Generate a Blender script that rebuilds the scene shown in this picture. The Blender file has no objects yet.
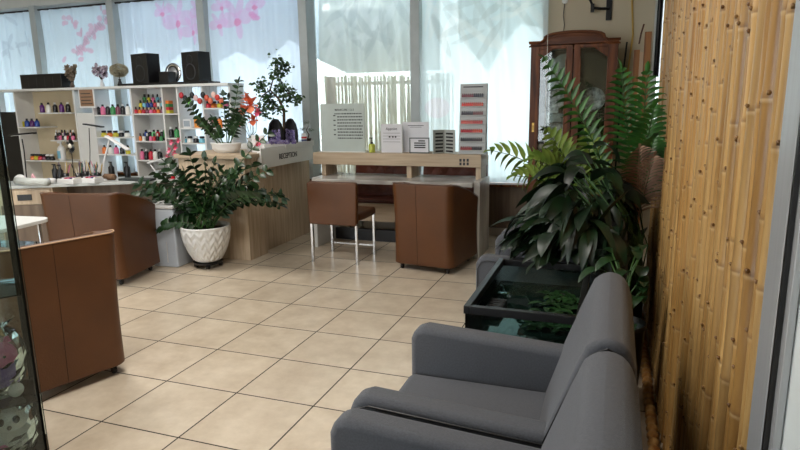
import bpy, bmesh, math, random
from mathutils import Vector, Matrix, noise
random.seed(7)
S = bpy.context.scene
C = S.collection
PI = math.pi
TILE = .457
# ------------------------------------------------------------------ camera
FP, PIT, ROLL, YAW, CH = 597.45, .19953, -.01517, -.34577, 1.4932
F = Vector((math.sin(YAW)*math.cos(PIT), math.cos(YAW)*math.cos(PIT), -math.sin(PIT)))
R0 = Vector((math.cos(YAW), -math.sin(YAW), 0)); U0 = R0.cross(F)
RR = math.cos(ROLL)*R0 + math.sin(ROLL)*U0; UU = -math.sin(ROLL)*R0 + math.cos(ROLL)*U0
CO = Vector((0, 0, CH))
def ray(x, y): return F + RR*((x-400)/FP) - UU*((y-225)/FP)
def az(x, y, z):
    d = ray(x, y); return CO + d*((z-CH)/d.z)
def ay(x, y, Y):
    d = ray(x, y); return CO + d*(Y/d.y)
def ax(x, y, X):
    d = ray(x, y); return CO + d*(X/d.x)
cd = bpy.data.cameras.new('camera'); cam = bpy.data.objects.new('camera', cd); C.objects.link(cam)
cd.sensor_width = 36; cd.lens = FP/800*36; cd.clip_start = .02
M3 = Matrix((RR, UU, -F)).transposed().to_4x4(); M3.translation = CO
cam.matrix_world = M3; S.camera = cam

# ------------------------------------------------------------------ materials
def mat(name, col, rough=.5, metal=0, var=0, scale=8, stretch=(1, 1, 1), col2=None, bump=0, bscale=60, spec=.5, sheen=0, trans=0, coat=0, detail=3):
    m = bpy.data.materials.new(name); m.use_nodes = True
    nt = m.node_tree; b = nt.nodes['Principled BSDF']
    def lin(c): return tuple(((v/255)/12.92 if v/255 <= .04045 else ((v/255+.055)/1.055)**2.4) for v in c)+(1,)
    c1 = lin(col)
    b.inputs['Base Color'].default_value = c1
    b.inputs['Roughness'].default_value = rough; b.inputs['Metallic'].default_value = metal
    b.inputs['Specular IOR Level'].default_value = spec
    if sheen: b.inputs['Sheen Weight'].default_value = sheen
    if trans: b.inputs['Transmission Weight'].default_value = trans
    if coat: b.inputs['Coat Weight'].default_value = coat
    if var or col2 or bump:
        tc = nt.nodes.new('ShaderNodeTexCoord'); mp = nt.nodes.new('ShaderNodeMapping')
        mp.inputs['Scale'].default_value = stretch
        nt.links.new(tc.outputs['Object'], mp.inputs['Vector'])
    if var or col2:
        n = nt.nodes.new('ShaderNodeTexNoise'); n.inputs['Scale'].default_value = scale; n.inputs['Detail'].default_value = detail
        nt.links.new(mp.outputs[0], n.inputs['Vector'])
        r = nt.nodes.new('ShaderNodeValToRGB'); r.color_ramp.elements[0].position = .33; r.color_ramp.elements[1].position = .67
        if col2: c2 = lin(col2)
        else: c2 = tuple(min(1, v*(1+var)) for v in c1[:3])+(1,); c1 = tuple(v*(1-var) for v in c1[:3])+(1,)
        r.color_ramp.elements[0].color = c1; r.color_ramp.elements[1].color = c2
        nt.links.new(n.outputs['Fac'], r.inputs[0]); nt.links.new(r.outputs[0], b.inputs['Base Color'])
    if bump:
        n = nt.nodes.new('ShaderNodeTexNoise'); n.inputs['Scale'].default_value = bscale; n.inputs['Detail'].default_value = 2
        nt.links.new(mp.outputs[0], n.inputs['Vector'])
        bp = nt.nodes.new('ShaderNodeBump'); bp.inputs['Strength'].default_value = bump; bp.inputs['Distance'].default_value = .01
        nt.links.new(n.outputs['Fac'], bp.inputs['Height']); nt.links.new(bp.outputs[0], b.inputs['Normal'])
    return m
_pc = {}
def col(c, rough=.45, metal=0):
    k = (c, rough, metal)
    if k not in _pc: _pc[k] = mat('paint_%d_%d_%d' % c, c, rough, metal, var=.06, scale=5)
    return _pc[k]
def glass_mat(name, tint=(1, 1, 1), gl=.08, rough=.02):
    m = bpy.data.materials.new(name); m.use_nodes = True; nt = m.node_tree; nt.nodes.clear()
    o = nt.nodes.new('ShaderNodeOutputMaterial'); mx = nt.nodes.new('ShaderNodeMixShader')
    t = nt.nodes.new('ShaderNodeBsdfTransparent'); t.inputs[0].default_value = tint+(1,)
    g = nt.nodes.new('ShaderNodeBsdfGlossy'); g.inputs['Roughness'].default_value = rough
    fr = nt.nodes.new('ShaderNodeFresnel'); fr.inputs['IOR'].default_value = 1.45
    ad = nt.nodes.new('ShaderNodeMath'); ad.operation = 'MULTIPLY_ADD'; ad.inputs[1].default_value = 1.; ad.inputs[2].default_value = gl-.04
    nt.links.new(fr.outputs[0], ad.inputs[0]); nt.links.new(ad.outputs[0], mx.inputs[0])
    nt.links.new(t.outputs[0], mx.inputs[1]); nt.links.new(g.outputs[0], mx.inputs[2]); nt.links.new(mx.outputs[0], o.inputs[0])
    return m
def curtain_mat(name, transp, tint=(1, 1, 1)):
    m = bpy.data.materials.new(name); m.use_nodes = True; nt = m.node_tree; nt.nodes.clear()
    o = nt.nodes.new('ShaderNodeOutputMaterial')
    at = nt.nodes.new('ShaderNodeVertexColor'); at.layer_name = 'print'
    d = nt.nodes.new('ShaderNodeBsdfDiffuse'); t = nt.nodes.new('ShaderNodeBsdfTranslucent'); tr = nt.nodes.new('ShaderNodeBsdfTransparent')
    nt.links.new(at.outputs[0], d.inputs[0]); nt.links.new(at.outputs[0], t.inputs[0]); nt.links.new(at.outputs[0], tr.inputs[0])
    m1 = nt.nodes.new('ShaderNodeMixShader'); m1.inputs[0].default_value = .62
    m2 = nt.nodes.new('ShaderNodeMixShader'); m2.inputs[0].default_value = transp
    nt.links.new(d.outputs[0], m1.inputs[1]); nt.links.new(t.outputs[0], m1.inputs[2])
    nt.links.new(m1.outputs[0], m2.inputs[1]); nt.links.new(tr.outputs[0], m2.inputs[2]); nt.links.new(m2.outputs[0], o.inputs[0])
    return m
def floor_mat():
    m = bpy.data.materials.new('floor_tiles'); m.use_nodes = True; nt = m.node_tree; b = nt.nodes['Principled BSDF']
    g = nt.nodes.new('ShaderNodeNewGeometry'); mp = nt.nodes.new('ShaderNodeMapping')
    mp.inputs['Scale'].default_value = (1/TILE, 1/TILE, 1); mp.inputs['Location'].default_value = (100, 100-.401, 0)
    nt.links.new(g.outputs['Position'], mp.inputs[0])
    sp = nt.nodes.new('ShaderNodeSeparateXYZ'); nt.links.new(mp.outputs[0], sp.inputs[0])
    def math_(op, a, b_=None, v=None):
        n = nt.nodes.new('ShaderNodeMath'); n.operation = op; nt.links.new(a, n.inputs[0])
        if b_ is not None: nt.links.new(b_, n.inputs[1])
        if v is not None: n.inputs[1].default_value = v
        return n.outputs[0]
    ds = []
    for ax_ in ('X', 'Y'):
        f = math_('FRACT', sp.outputs[ax_]); f = math_('SUBTRACT', f, v=.5); f = math_('ABSOLUTE', f); ds.append(f)
    mxx = math_('MAXIMUM', ds[0], ds[1]); gr = math_('GREATER_THAN', mxx, v=.4915)
    fl = nt.nodes.new('ShaderNodeVectorMath'); fl.operation = 'FLOOR'; nt.links.new(mp.outputs[0], fl.inputs[0])
    wn = nt.nodes.new('ShaderNodeTexWhiteNoise'); nt.links.new(fl.outputs[0], wn.inputs[0])
    n1 = nt.nodes.new('ShaderNodeTexNoise'); n1.inputs['Scale'].default_value = 5; n1.inputs['Detail'].default_value = 8; n1.inputs['Roughness'].default_value = .65
    av = nt.nodes.new('ShaderNodeVectorMath'); av.operation = 'ADD'; nt.links.new(g.outputs['Position'], av.inputs[0])
    sc_ = nt.nodes.new('ShaderNodeVectorMath'); sc_.operation = 'SCALE'; sc_.inputs['Scale'].default_value = 7; nt.links.new(wn.outputs['Color'], sc_.inputs[0]); nt.links.new(sc_.outputs[0], av.inputs[1])
    nt.links.new(av.outputs[0], n1.inputs['Vector'])
    r = nt.nodes.new('ShaderNodeValToRGB'); e = r.color_ramp.elements
    e[0].position = .3; e[0].color = (.50, .405, .30, 1); e[1].position = .72; e[1].color = (.70, .605, .48, 1)
    nt.links.new(n1.outputs['Fac'], r.inputs[0])
    hv = nt.nodes.new('ShaderNodeHueSaturation'); nt.links.new(r.outputs[0], hv.inputs['Color'])
    mv = math_('MULTIPLY', wn.outputs['Value'], v=.12); mv2 = math_('ADD', mv, v=.92); nt.links.new(mv2, hv.inputs['Value'])
    mx = nt.nodes.new('ShaderNodeMixRGB'); nt.links.new(gr, mx.inputs[0]); nt.links.new(hv.outputs[0], mx.inputs[1]); mx.inputs[2].default_value = (.022, .016, .012, 1)
    nt.links.new(mx.outputs[0], b.inputs['Base Color'])
    ro = math_('MULTIPLY_ADD', gr, v=.5); nt.nodes[-1].inputs[2].default_value = .3
    nt.links.new(ro, b.inputs['Roughness'])
    bp = nt.nodes.new('ShaderNodeBump'); bp.invert = True; bp.inputs['Strength'].default_value = .3; bp.inputs['Distance'].default_value = .002
    nt.links.new(gr, bp.inputs['Height']); nt.links.new(bp.outputs[0], b.inputs['Normal'])
    return m
def bamboo_mat():
    m = bpy.data.materials.new('bamboo'); m.use_nodes = True; nt = m.node_tree; b = nt.nodes['Principled BSDF']
    at = nt.nodes.new('ShaderNodeVertexColor'); at.layer_name = 'print'
    tc = nt.nodes.new('ShaderNodeTexCoord'); mp = nt.nodes.new('ShaderNodeMapping'); mp.inputs['Scale'].default_value = (30, 30, 1.5)
    nt.links.new(tc.outputs['Object'], mp.inputs[0])
    n = nt.nodes.new('ShaderNodeTexNoise'); n.inputs['Scale'].default_value = 2; n.inputs['Detail'].default_value = 4; nt.links.new(mp.outputs[0], n.inputs[0])
    r = nt.nodes.new('ShaderNodeValToRGB'); r.color_ramp.elements[0].color = (.66, .6, .52, 1); r.color_ramp.elements[0].position = .3; r.color_ramp.elements[1].color = (1, 1, 1, 1); r.color_ramp.elements[1].position = .65
    nt.links.new(n.outputs[0], r.inputs[0])
    mx = nt.nodes.new('ShaderNodeMixRGB'); mx.blend_type = 'MULTIPLY'; mx.inputs[0].default_value = 1
    nt.links.new(at.outputs[0], mx.inputs[1]); nt.links.new(r.outputs[0], mx.inputs[2]); nt.links.new(mx.outputs[0], b.inputs['Base Color'])
    b.inputs['Roughness'].default_value = .33
    return m
def leaf_mat(name, c, c2, rough=.35):
    m = mat(name, c, rough, col2=c2, scale=9, spec=.5); return m

GREY = mat('grey_upholstery', (76, 78, 84), .85, var=.12, scale=160, bump=.3, bscale=420, sheen=.12)
TAN = mat('tan_leather', (90, 53, 23), .45, var=.12, scale=4, bump=.08, bscale=120)
TANS = mat('piping_highlight', (196, 160, 128), .5, var=.05)  # pale tone paints the highlight along the chair's top ridge
SEAM = mat('dark_seam', (58, 30, 14), .7, var=.05)
CHROME = mat('chrome', (205, 205, 205), .15, 1, var=.03)
BLACKP = mat('black_plastic', (18, 18, 20), .35, var=.1)
BLACKM = mat('black_metal', (16, 18, 20), .4, .4, var=.1)
WOODL = mat('pale_oak_laminate', (176, 154, 128), .5, col2=(204, 184, 158), scale=4, stretch=(9, 9, .5), detail=6)
WOODLH = mat('pale_oak_laminate_across', (170, 150, 126), .5, col2=(192, 172, 146), scale=4, stretch=(.5, 9, 9), detail=6)
WOODG = mat('taupe_laminate', (96, 80, 66), .55, col2=(122, 104, 86), scale=3, stretch=(7, 7, .5), detail=6)
WHITE = mat('white_laminate', (216, 216, 214), .4, var=.02)
WHITEC = mat('white_ceramic', (228, 228, 226), .35, var=.02)
WHITEP = mat('white_plastic', (222, 222, 222), .35, var=.02)
MARBLE = mat('pale_marble', (150, 146, 142), .25, col2=(212, 208, 202), scale=2.6, stretch=(1, 1, .6), detail=9)
MAHOG = mat('mahogany', (66, 32, 14), .42, col2=(124, 70, 34), scale=3.5, stretch=(7, 7, .6), detail=7, spec=.3)
MAHOGH = mat('mahogany_across', (66, 32, 14), .42, col2=(124, 70, 34), scale=3.5, stretch=(.6, 7, 7), detail=7, spec=.3)
ORANGEW = mat('honey_wood', (120, 74, 34), .45, col2=(178, 118, 62), scale=3, stretch=(7, 7, .6))
WALLM = mat('beige_wall', (196, 184, 160), .8, var=.03, scale=2)
CEIL = mat('ceiling_paint', (200, 202, 200), .8, var=.02)
POSTM = mat('grey_window_frame', (176, 184, 186), .45, var=.04)
STEEL = mat('brushed_aluminium', (168, 170, 172), .35, .4, var=.05, scale=6, stretch=(20, 20, .4))
MIRROR = mat('dusky_mirror', (80, 82, 78), .12, .9, var=.05)
DLEAF = leaf_mat('dark_leaf', (6, 19, 9), (20, 46, 21), .42)
MLEAF = leaf_mat('palm_leaf', (30, 74, 28), (62, 116, 46), .42)
YLEAF = leaf_mat('yellow_green_leaf', (84, 118, 40), (140, 160, 70), .45)
BLEAF = leaf_mat('dry_leaf', (110, 80, 62), (160, 128, 104), .6)
ZLEAF = leaf_mat('glossy_leaf', (12, 34, 14), (34, 66, 30), .38)
BONS = leaf_mat('small_leaf', (26, 50, 24), (62, 94, 48), .45)
STEMG = mat('green_stem', (50, 84, 36), .5, var=.15)
BARK = mat('bark', (74, 56, 40), .8, var=.25, scale=30)
SOIL = mat('soil', (40, 30, 24), .95, var=.3, scale=60, bump=.6)
GLASS = glass_mat('clear_glass', (.93, .97, .96), .07)
TGLASS = glass_mat('tank_glass', (.72, .86, .84), .10)
CGLASS = glass_mat('case_glass', (.88, .95, .94), .04)
WATER = mat('dark_water', (16, 30, 26), .03, var=.2, spec=.9)
PETO = mat('orange_petal', (236, 104, 62), .5, col2=(246, 160, 122), scale=20)
PETP = mat('pink_petal', (226, 58, 104), .5, col2=(244, 140, 170), scale=20)
AMETH = mat('amethyst_crystal', (96, 80, 150), .15, col2=(186, 176, 214), scale=40)
BAMB = bamboo_mat()
FLOORM = floor_mat()

# ------------------------------------------------------------------ mesh builder
MATS = {}
class MB:
    def __init__(s): s.v = []; s.f = []; s.fm = []; s.mi = 0; s.cols = None; s.X = None
    def add(s, vs, fs):
        b = len(s.v)
        if s.X is not None: vs = [s.X @ Vector(v) for v in vs]
        s.v += [tuple(v) for v in vs]; s.f += [tuple(i+b for i in f) for f in fs]; s.fm += [s.mi]*len(fs)
        return s
    def box(s, c, d, rz=0, ry=0, rx=0):
        x, y, z = d[0]/2, d[1]/2, d[2]/2
        vs = [Vector((i*x, j*y, k*z)) for i in (-1, 1) for j in (-1, 1) for k in (-1, 1)]
        M = Matrix.Rotation(rz, 3, 'Z') @ Matrix.Rotation(ry, 3, 'Y') @ Matrix.Rotation(rx, 3, 'X')
        return s.add([M @ v+Vector(c) for v in vs], [(0, 1, 3, 2), (4, 6, 7, 5), (0, 4, 5, 1), (2, 3, 7, 6), (0, 2, 6, 4), (1, 5, 7, 3)])
    def bb(s, x0, x1, y0, y1, z0, z1): return s.box(((x0+x1)/2, (y0+y1)/2, (z0+z1)/2), (abs(x1-x0), abs(y1-y0), abs(z1-z0)))
    def tube(s, pts, rad, n=10, cap=True):
        pts = [Vector(p) for p in pts]
        if not hasattr(rad, '__len__'): rad = [rad]*len(pts)
        vs = []; fs = []; up = None
        for i, p in enumerate(pts):
            t = (pts[min(i+1, len(pts)-1)]-pts[max(i-1, 0)]).normalized()
            if up is None:
                up = t.orthogonal().normalized()
            up = (up-t*up.dot(t))
            up = up.normalized() if up.length > 1e-6 else t.orthogonal().normalized()
            w = t.cross(up)
            for k in range(n):
                a = 2*PI*k/n; vs.append(p+(up*math.cos(a)+w*math.sin(a))*rad[i])
        for i in range(len(pts)-1):
            for k in range(n):
                fs.append((i*n+k, i*n+(k+1) % n, (i+1)*n+(k+1) % n, (i+1)*n+k))
        if cap: fs.append(tuple(range(n))[::-1]); fs.append(tuple((len(pts)-1)*n+k for k in range(n)))
        return s.add(vs, fs)
    def lathe(s, prof, o=(0, 0, 0), n=24, close=False, fn=None):
        vs = []; fs = []; o = Vector(o); m = len(prof)
        for k in range(n):
            a = 2*PI*k/n
            for (r, z) in prof:
                rr = r if fn is None else fn(r, z, a)
                vs.append(o+Vector((rr*math.cos(a), rr*math.sin(a), z)))
        for k in range(n):
            for i in range(m-1):
                a, b = k*m+i, ((k+1) % n)*m+i
                fs.append((a, b, b+1, a+1))
            if close: fs.append((k*m+m-1, ((k+1) % n)*m+m-1, ((k+1) % n)*m, k*m))
        return s.add(vs, fs)
    def ball(s, c, r, n=12, sc=(1, 1, 1)):
        m = n//2+1
        prof = [(math.sin(PI*i/(m))*1.0, -math.cos(PI*i/m)) for i in range(m+1)]
        vs = []; fs = []
        for k in range(n):
            a = 2*PI*k/n
            for (q, z) in prof: vs.append(Vector(c)+Vector((q*math.cos(a)*r*sc[0], q*math.sin(a)*r*sc[1], z*r*sc[2])))
        L = len(prof)
        for k in range(n):
            for i in range(L-1):
                a, b = k*L+i, ((k+1) % n)*L+i; fs.append((a, b, b+1, a+1))
        return s.add(vs, fs)
    def prism(s, poly, a0, a1, axis='y'):
        n = len(poly)
        def P(p, a): return (p[0], a, p[1]) if axis == 'y' else ((a, p[0], p[1]) if axis == 'x' else (p[0], p[1], a))
        vs = [P(p, a0) for p in poly]+[P(p, a1) for p in poly]
        fs = [tuple(range(n)), tuple(range(2*n-1, n-1, -1))]+[(i, (i+1) % n, n+(i+1) % n, n+i) for i in range(n)]
        return s.add(vs, fs)
    def leaf(s, b, d, L, W, droop=.3, fold=.15, n=6, shape=1.0, twist=0):
        b = Vector(b); d = Vector(d).normalized()
        side = d.cross(Vector((0, 0, 1)));
        side = side.normalized() if side.length > 1e-3 else Vector((1, 0, 0))
        if twist: side = Matrix.Rotation(twist, 3, d) @ side
        vs = []; p = b.copy(); dd = d.copy()
        for i in range(n+1):
            t = i/n
            w = W*.5*(math.sin(PI*min(1, t**shape*.97+.03)))**.8
            up = side.cross(dd).normalized()
            vs += [p-side*w+up*(w*fold*2), p.copy(), p+side*w+up*(w*fold*2)]
            p = p+dd*(L/n); dd = (dd+Vector((0, 0, -droop/n*2))).normalized()
        fs = []
        for i in range(n):
            a = i*3; fs += [(a, a+1, a+4, a+3), (a+1, a+2, a+5, a+4)]
        return s.add(vs, fs)
    def mesh(s, name, mats, M=None, smooth=False, fixn=True):
        me = bpy.data.meshes.new(name)
        vs = s.v if M is None else [tuple(M @ Vector(v)) for v in s.v]
        me.from_pydata(vs, [], s.f)
        for m in (mats if isinstance(mats, (list, tuple)) else [mats]): me.materials.append(m)
        me.polygons.foreach_set('material_index', s.fm)
        me.update()
        if fixn:
            bm = bmesh.new(); bm.from_mesh(me); bmesh.ops.recalc_face_normals(bm, faces=bm.faces); bm.to_mesh(me); bm.free()
        if smooth: me.polygons.foreach_set('use_smooth', [True]*len(me.polygons))
        if s.cols:
            ca = me.color_attributes.new('print', 'FLOAT_COLOR', 'POINT')
            ca.data.foreach_set('color', [c for q in s.cols for c in q])
        return me
    def build(s, name, mats, parent=None, bevel=0, seg=2, smooth=False, world=False, fixn=True, loc=(0, 0, 0), rz=0):
        M = None
        if world:
            if parent is not None: M = MATS[parent.name].inverted()
            else: M = (Matrix.Translation(loc) @ Matrix.Rotation(rz, 4, 'Z')).inverted()
        o = bpy.data.objects.new(name, s.mesh(name, mats, M, smooth or bevel > 0, fixn)); C.objects.link(o)
        if parent is not None: o.parent = parent; MATS[o.name] = MATS[parent.name]
        else:
            o.location = loc; o.rotation_euler = (0, 0, rz); MATS[o.name] = Matrix.Translation(loc) @ Matrix.Rotation(rz, 4, 'Z')
        if bevel:
            b = o.modifiers.new('bevel', 'BEVEL'); b.width = bevel; b.segments = seg; b.limit_method = 'ANGLE'; b.angle_limit = math.radians(35)
            b.harden_normals = False
            w = o.modifiers.new('wn', 'WEIGHTED_NORMAL'); w.keep_sharp = False
        return o
def tag(o, label, cat, group=None):
    o['label'] = label; o['category'] = cat
    if group: o['group'] = group
    return o
def thing(name, label, cat, loc=(0, 0, 0), rz=0, group=None):
    o = bpy.data.objects.new(name, None); C.objects.link(o); o.location = loc; o.rotation_euler = (0, 0, rz)
    o.empty_display_size = .1
    MATS[o.name] = Matrix.Translation(loc) @ Matrix.Rotation(rz, 4, 'Z')
    return tag(o, label, cat, group)
def struct(name, mb, m, **k):
    o = mb.build(name, m, **k)
    if o.parent is None: o['kind'] = 'structure'
    return o
def text(name, body, size, m, parent, M, ext=.0008, align='CENTER', sx=1):
    cu = bpy.data.curves.new(name, 'FONT'); cu.body = body; cu.size = size; cu.extrude = ext; cu.align_x = align; cu.align_y = 'CENTER'; cu.offset = size*.012
    t = bpy.data.objects.new(name+'_c', cu); C.objects.link(t)
    dg = bpy.context.evaluated_depsgraph_get(); dg.update()
    me = bpy.data.meshes.new_from_object(t.evaluated_get(dg)); bpy.data.objects.remove(t)
    me.transform(M @ Matrix.Diagonal((sx, 1, 1, 1))); me.materials.clear(); me.materials.append(m)
    o = bpy.data.objects.new(name, me); C.objects.link(o); o.parent = parent; MATS[o.name] = MATS[parent.name]
    return o
def RX(): return Matrix.Rotation(PI/2, 4, 'X')     # text faces -Y
ORD = ['leftmost', 'second from the left', 'third from the left', 'fourth from the left', 'fifth from the left', 'sixth from the left', 'seventh from the left', 'eighth from the left', 'ninth from the left', 'tenth from the left', 'eleventh from the left', 'twelfth from the left']

# ------------------------------------------------------------------ room
XL, XR, YB, YW, ZC = -9.6, 1.25, -2.6, 6.78, 3.2
struct('floor', MB().bb(XL-.1, XR+.1, YB-.1, YW+.3, -.1, 0), FLOORM)
struct('ceiling', MB().bb(XL-.1, XR+.1, YB-.1, YW+.3, ZC, ZC+.1), CEIL)
struct('wall_left', MB().bb(XL-.1, XL, YB, YW+.3, 0, ZC), WALLM)
struct('wall_right', MB().bb(XR, XR+.1, YB, YW+.3, 0, ZC), WALLM)
m = MB(); m.bb(XL, -8, YB-.1, YB, 0, ZC); m.bb(-1.45, XR, YB-.1, YB, 0, ZC); m.bb(-8, -1.45, YB-.1, YB, 0, .5); m.bb(-8, -1.45, YB-.1, YB, 2.7, ZC)
struct('wall_front', m, WALLM)
SILL = .6
# window wall: panel below the sill, lintel above, solid beige wall to the right of the last window
m = MB(); m.bb(XL, -.73, YW-.1, YW+.1, 0, SILL-.03)
struct('wall_back', m, WOODG)
struct('wall_lintel', MB().bb(XL, -.73, YW-.12, YW+.1, 2.93, ZC), CEIL)
struct('wall_corner', MB().bb(-.73, .3, YW-.08, YW+.1, 0, ZC), WALLM)
m = MB(); m.bb(.3, XR, YW-.08, YW+.1, 0, .9); m.bb(.3, XR, YW-.08, YW+.1, 2.75, ZC); m.bb(.95, XR, YW-.08, YW+.1, .9, 2.75)
struct('wall_end', m, WALLM)
struct('trim_1', MB().bb(XL, -.75, YW-.17, YW-.02, SILL-.03, SILL), MAHOG, bevel=.004)     # sill board
struct('baseboard_back', MB().bb(XL, -.73, YW-.12, YW-.1, 0, .09), mat('pale_skirting', (188, 178, 164), .5, var=.03), bevel=.004)
posts = [-7.83, -6.44, -5.0, -3.56, -2.165]
edges = [XL+.1]+posts+[-.74]
for i in range(6):
    x0, x1 = edges[i], edges[i+1]
    f = MB()
    for x in (x0+.02, x1-.02): f.bb(x-.03, x+.03, YW-.01, YW+.05, SILL, 2.93)
    f.bb(x0, x1, YW-.01, YW+.05, SILL, SILL+.05); f.bb(x0, x1, YW-.01, YW+.05, 2.88, 2.93)
    o = struct('window_%d' % (i+1), f, POSTM, bevel=.004)
    MB().bb(x0+.04, x1-.04, YW+.018, YW+.022, SILL+.04, 2.89).build('pane', GLASS, o)
f = MB(); f.bb(.3, .36, YW, YW+.05, .9, 2.75); f.bb(.9, .95, YW, YW+.05, .9, 2.75); f.bb(.3, .95, YW, YW+.05, .9, .96); f.bb(.3, .95, YW, YW+.05, 2.7, 2.75)
o = struct('window_7', f, WHITE, bevel=.004); MB().bb(.34, .92, YW+.018, YW+.022, .94, 2.72).build('pane', GLASS, o)
for i, x in enumerate(posts):
    struct('trim_%d' % (i+2), MB().bb(x-.055, x+.055, YW-.2, YW-.02, SILL, 2.93), POSTM, bevel=.006)
# unseen storefront opening behind the viewer, added and sized for frontal light
f = MB()
for x in (-7.96, -5.8, -3.65, -1.49): f.bb(x-.04, x+.04, YB-.08, YB-.02, .5, 2.7)
f.bb(-8, -1.45, YB-.08, YB-.02, .5, .56); f.bb(-8, -1.45, YB-.08, YB-.02, 2.64, 2.7)
o = struct('window_8', f, POSTM)

# ------------------------------------------------------------------ curtains
def ell(x, z, cx, cz, a, b, th):
    dx, dz = x-cx, z-cz; u = dx*math.cos(th)+dz*math.sin(th); v = -dx*math.sin(th)+dz*math.cos(th)
    return (u/a)**2+(v/b)**2
def mixc(a, b, t): return tuple(p*(1-t)+q*t for p, q in zip(a, b))
CY = 6.64
def W(px, py): p = ay(px, py, CY); return p.x, p.z
def orchid(lst, px, py, r, c=(.86, .56, .84), core=(.88, .30, .56)):
    cx, cz = W(px, py)
    for k in range(5):
        a = (0, 1.1, PI, 2.0, 4.7)[k]+.15; lst.append((cx+math.cos(a)*r*.62, cz+math.sin(a)*r*.62, r*.62, r*(.44, .2, .44, .22, .22)[k], a, c, .62))
    lst.append((cx, cz-r*.25, r*.26, r*.22, .2, core, .75))
prints = [[], [], [], [], [], []]
rn = random.Random(3)
for k in range(9):      # faint leaves on the leftmost curtain
    cx, cz = W(4+rn.random()*28, 20+rn.random()*40); prints[0].append((cx, cz, .12, .03, rn.random()*3, (.55, .62, .72), .5))
for k in range(40):     # blossom branch on the second curtain
    t = rn.random(); a, b = (108, 14), (74, 56)
    cx, cz = W(a[0]+(b[0]-a[0])*t+rn.gauss(0, 4.5), a[1]+(b[1]-a[1])*t+rn.gauss(0, 4)); prints[1].append((cx, cz, .035+.02*rn.random(), .03, rn.random()*3, (.80, .50, .66), .75))
for k in range(10):
    cx, cz = W(64+rn.random()*14, 22+rn.gauss(0, 3)); prints[1].append((cx, cz, .035, .03, rn.random()*3, (.80, .50, .66), .7))
for t in range(30):
    cx, cz = W(108-34*t/30, 14+42*t/30); prints[1].append((cx, cz, .04, .008, -.9, (.5, .42, .52), .6))
for px, py, r in ((162, 12, .11), (178, 20, .2), (193, 30, .15), (199, 12, .13)): orchid(prints[2], px, py, r)
for px, py, r in ((219, 24, .12), (237, 18, .2), (255, 5, .12), (221, 6, .11)): orchid(prints[3], px, py, r)
for k in range(3): cx, cz = W(252+k*2, 14+k*2); prints[3].append((cx, cz, .05, .03, 0, (.85, .4, .7), .8))
for k in range(30):     # pale tone-on-tone leaf print on the two right curtains
    for q, (a, b) in ((4, (325, 405)), (5, (428, 540))):
        cx, cz = W(a+rn.random()*(b-a), rn.random()*50-5); th = rn.random()*3
        prints[q].append((cx, cz, .16+.1*rn.random(), .025+.02*rn.random(), th, (.62, .66, .66) if k % 2 else (.95, .96, .95), .45))
cx, cz = W(437, 108); prints[5].append((cx, cz, .14, .11, 0, (.88, .78, .86), .6))
base = [(.76, .85, .94), (.78, .87, .96), (.79, .86, .97), (.78, .85, .96), (.84, .87, .84), (.84, .92, .95)]
ctr = [.1, .1, .1, .1, .34, .1]
lab = ['pale blue translucent curtain at the far left edge of the window wall',
       'pale blue curtain printed with a thin pink blossom branch', 'pale lilac curtain with pink orchids, above the black speakers',
       'pale blue curtain with pink orchids, behind the small leafy tree', 'sheer grey-green curtain with a bamboo fence showing through, behind the white desk',
       'bright white-blue curtain with tone-on-tone leaf print, beside the wooden cabinet']
def curtain(x0, x1, z0, z1, y, amp, k, pr, bc, tr, label, name='curtain', nx=110, nz=170, ph=0, gather=0, diag=0):
    m = MB(); vs = []; cols = []
    for j in range(nz+1):
        z = z0+(z1-z0)*j/nz; v = j/nz
        for i in range(nx+1):
            u = i/nx; x = x0+(x1-x0)*u
            w = math.sin((x*k+ph)+.8*math.sin(x*k*.37+z*.5)+.25*z+diag*z)*(.6+.4*noise.noise((x*2, z*.6, ph)))
            yy = y+amp*w+amp*.6*noise.noise((x*7+z*diag, z*1.3, ph+3))
            xx = x+gather*(1-v)*(.5-u)*.15
            vs.append((xx, yy, z))
            c = bc
            for (cx, cz, a, b, th, pc, al) in pr:
                if abs(x-cx) < a+b and abs(z-cz) < a+b:
                    e = ell(x, z, cx, cz, a, b, th)
                    if e < 1.25: c = mixc(c, pc, al*min(1, (1.25-e)/.3))
            cols.append(c+(1,))
    fs = [(j*(nx+1)+i, j*(nx+1)+i+1, (j+1)*(nx+1)+i+1, (j+1)*(nx+1)+i) for j in range(nz) for i in range(nx)]
    m.add(vs, fs); m.cols = cols
    t = thing(name, label, 'curtain', ((x0+x1)/2, y, z0))
    m.build('curtain_panel', curtain_mat('curtain_cloth', tr), t, smooth=True, world=True, fixn=False)
    r = MB(); r.tube([(x0-.02, y, z1+.012), (x1+.02, y, z1+.012)], .012, 8); r.build('curtain_rod', BLACKM, t, world=True)
    return t
for i in range(6):
    x0 = edges[i]+.075; x1 = edges[i+1]-.075
    if i == 4: x0 += .11
    if i == 5: x0 -= .01; x1 += .09
    zt = 2.86
    curtain(x0, x1, SILL+.02, zt, CY, .034, 34 if i < 4 else 30, prints[i], base[i], ctr[i], lab[i], ph=i*1.7, diag=0 if i < 4 else 2.2)
curtain(.36, .95, .95, 2.68, YW-.13, .02, 30, [], (.85, .87, .9), .2, 'white curtain beyond the bamboo screen, right of the honey-coloured boards', nx=50, nz=40)
m = MB(); m.add([(.315+.05*(i/8)*(1)+.0*j, YW-.2+.02*math.sin(i*1.4), 1.72+j*.12) for j in range(9) for i in range(9)], [(j*9+i, j*9+i+1, (j+1)*9+i+1, (j+1)*9+i) for j in range(8) for i in range(8)])
sol = m.build('dark_drape', BLACKP, None, smooth=True, world=True, loc=(.33, YW-.2, 1.72)); tag(sol, 'narrow black drape hanging beside the white curtain past the bamboo screen', 'drape')
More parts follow.
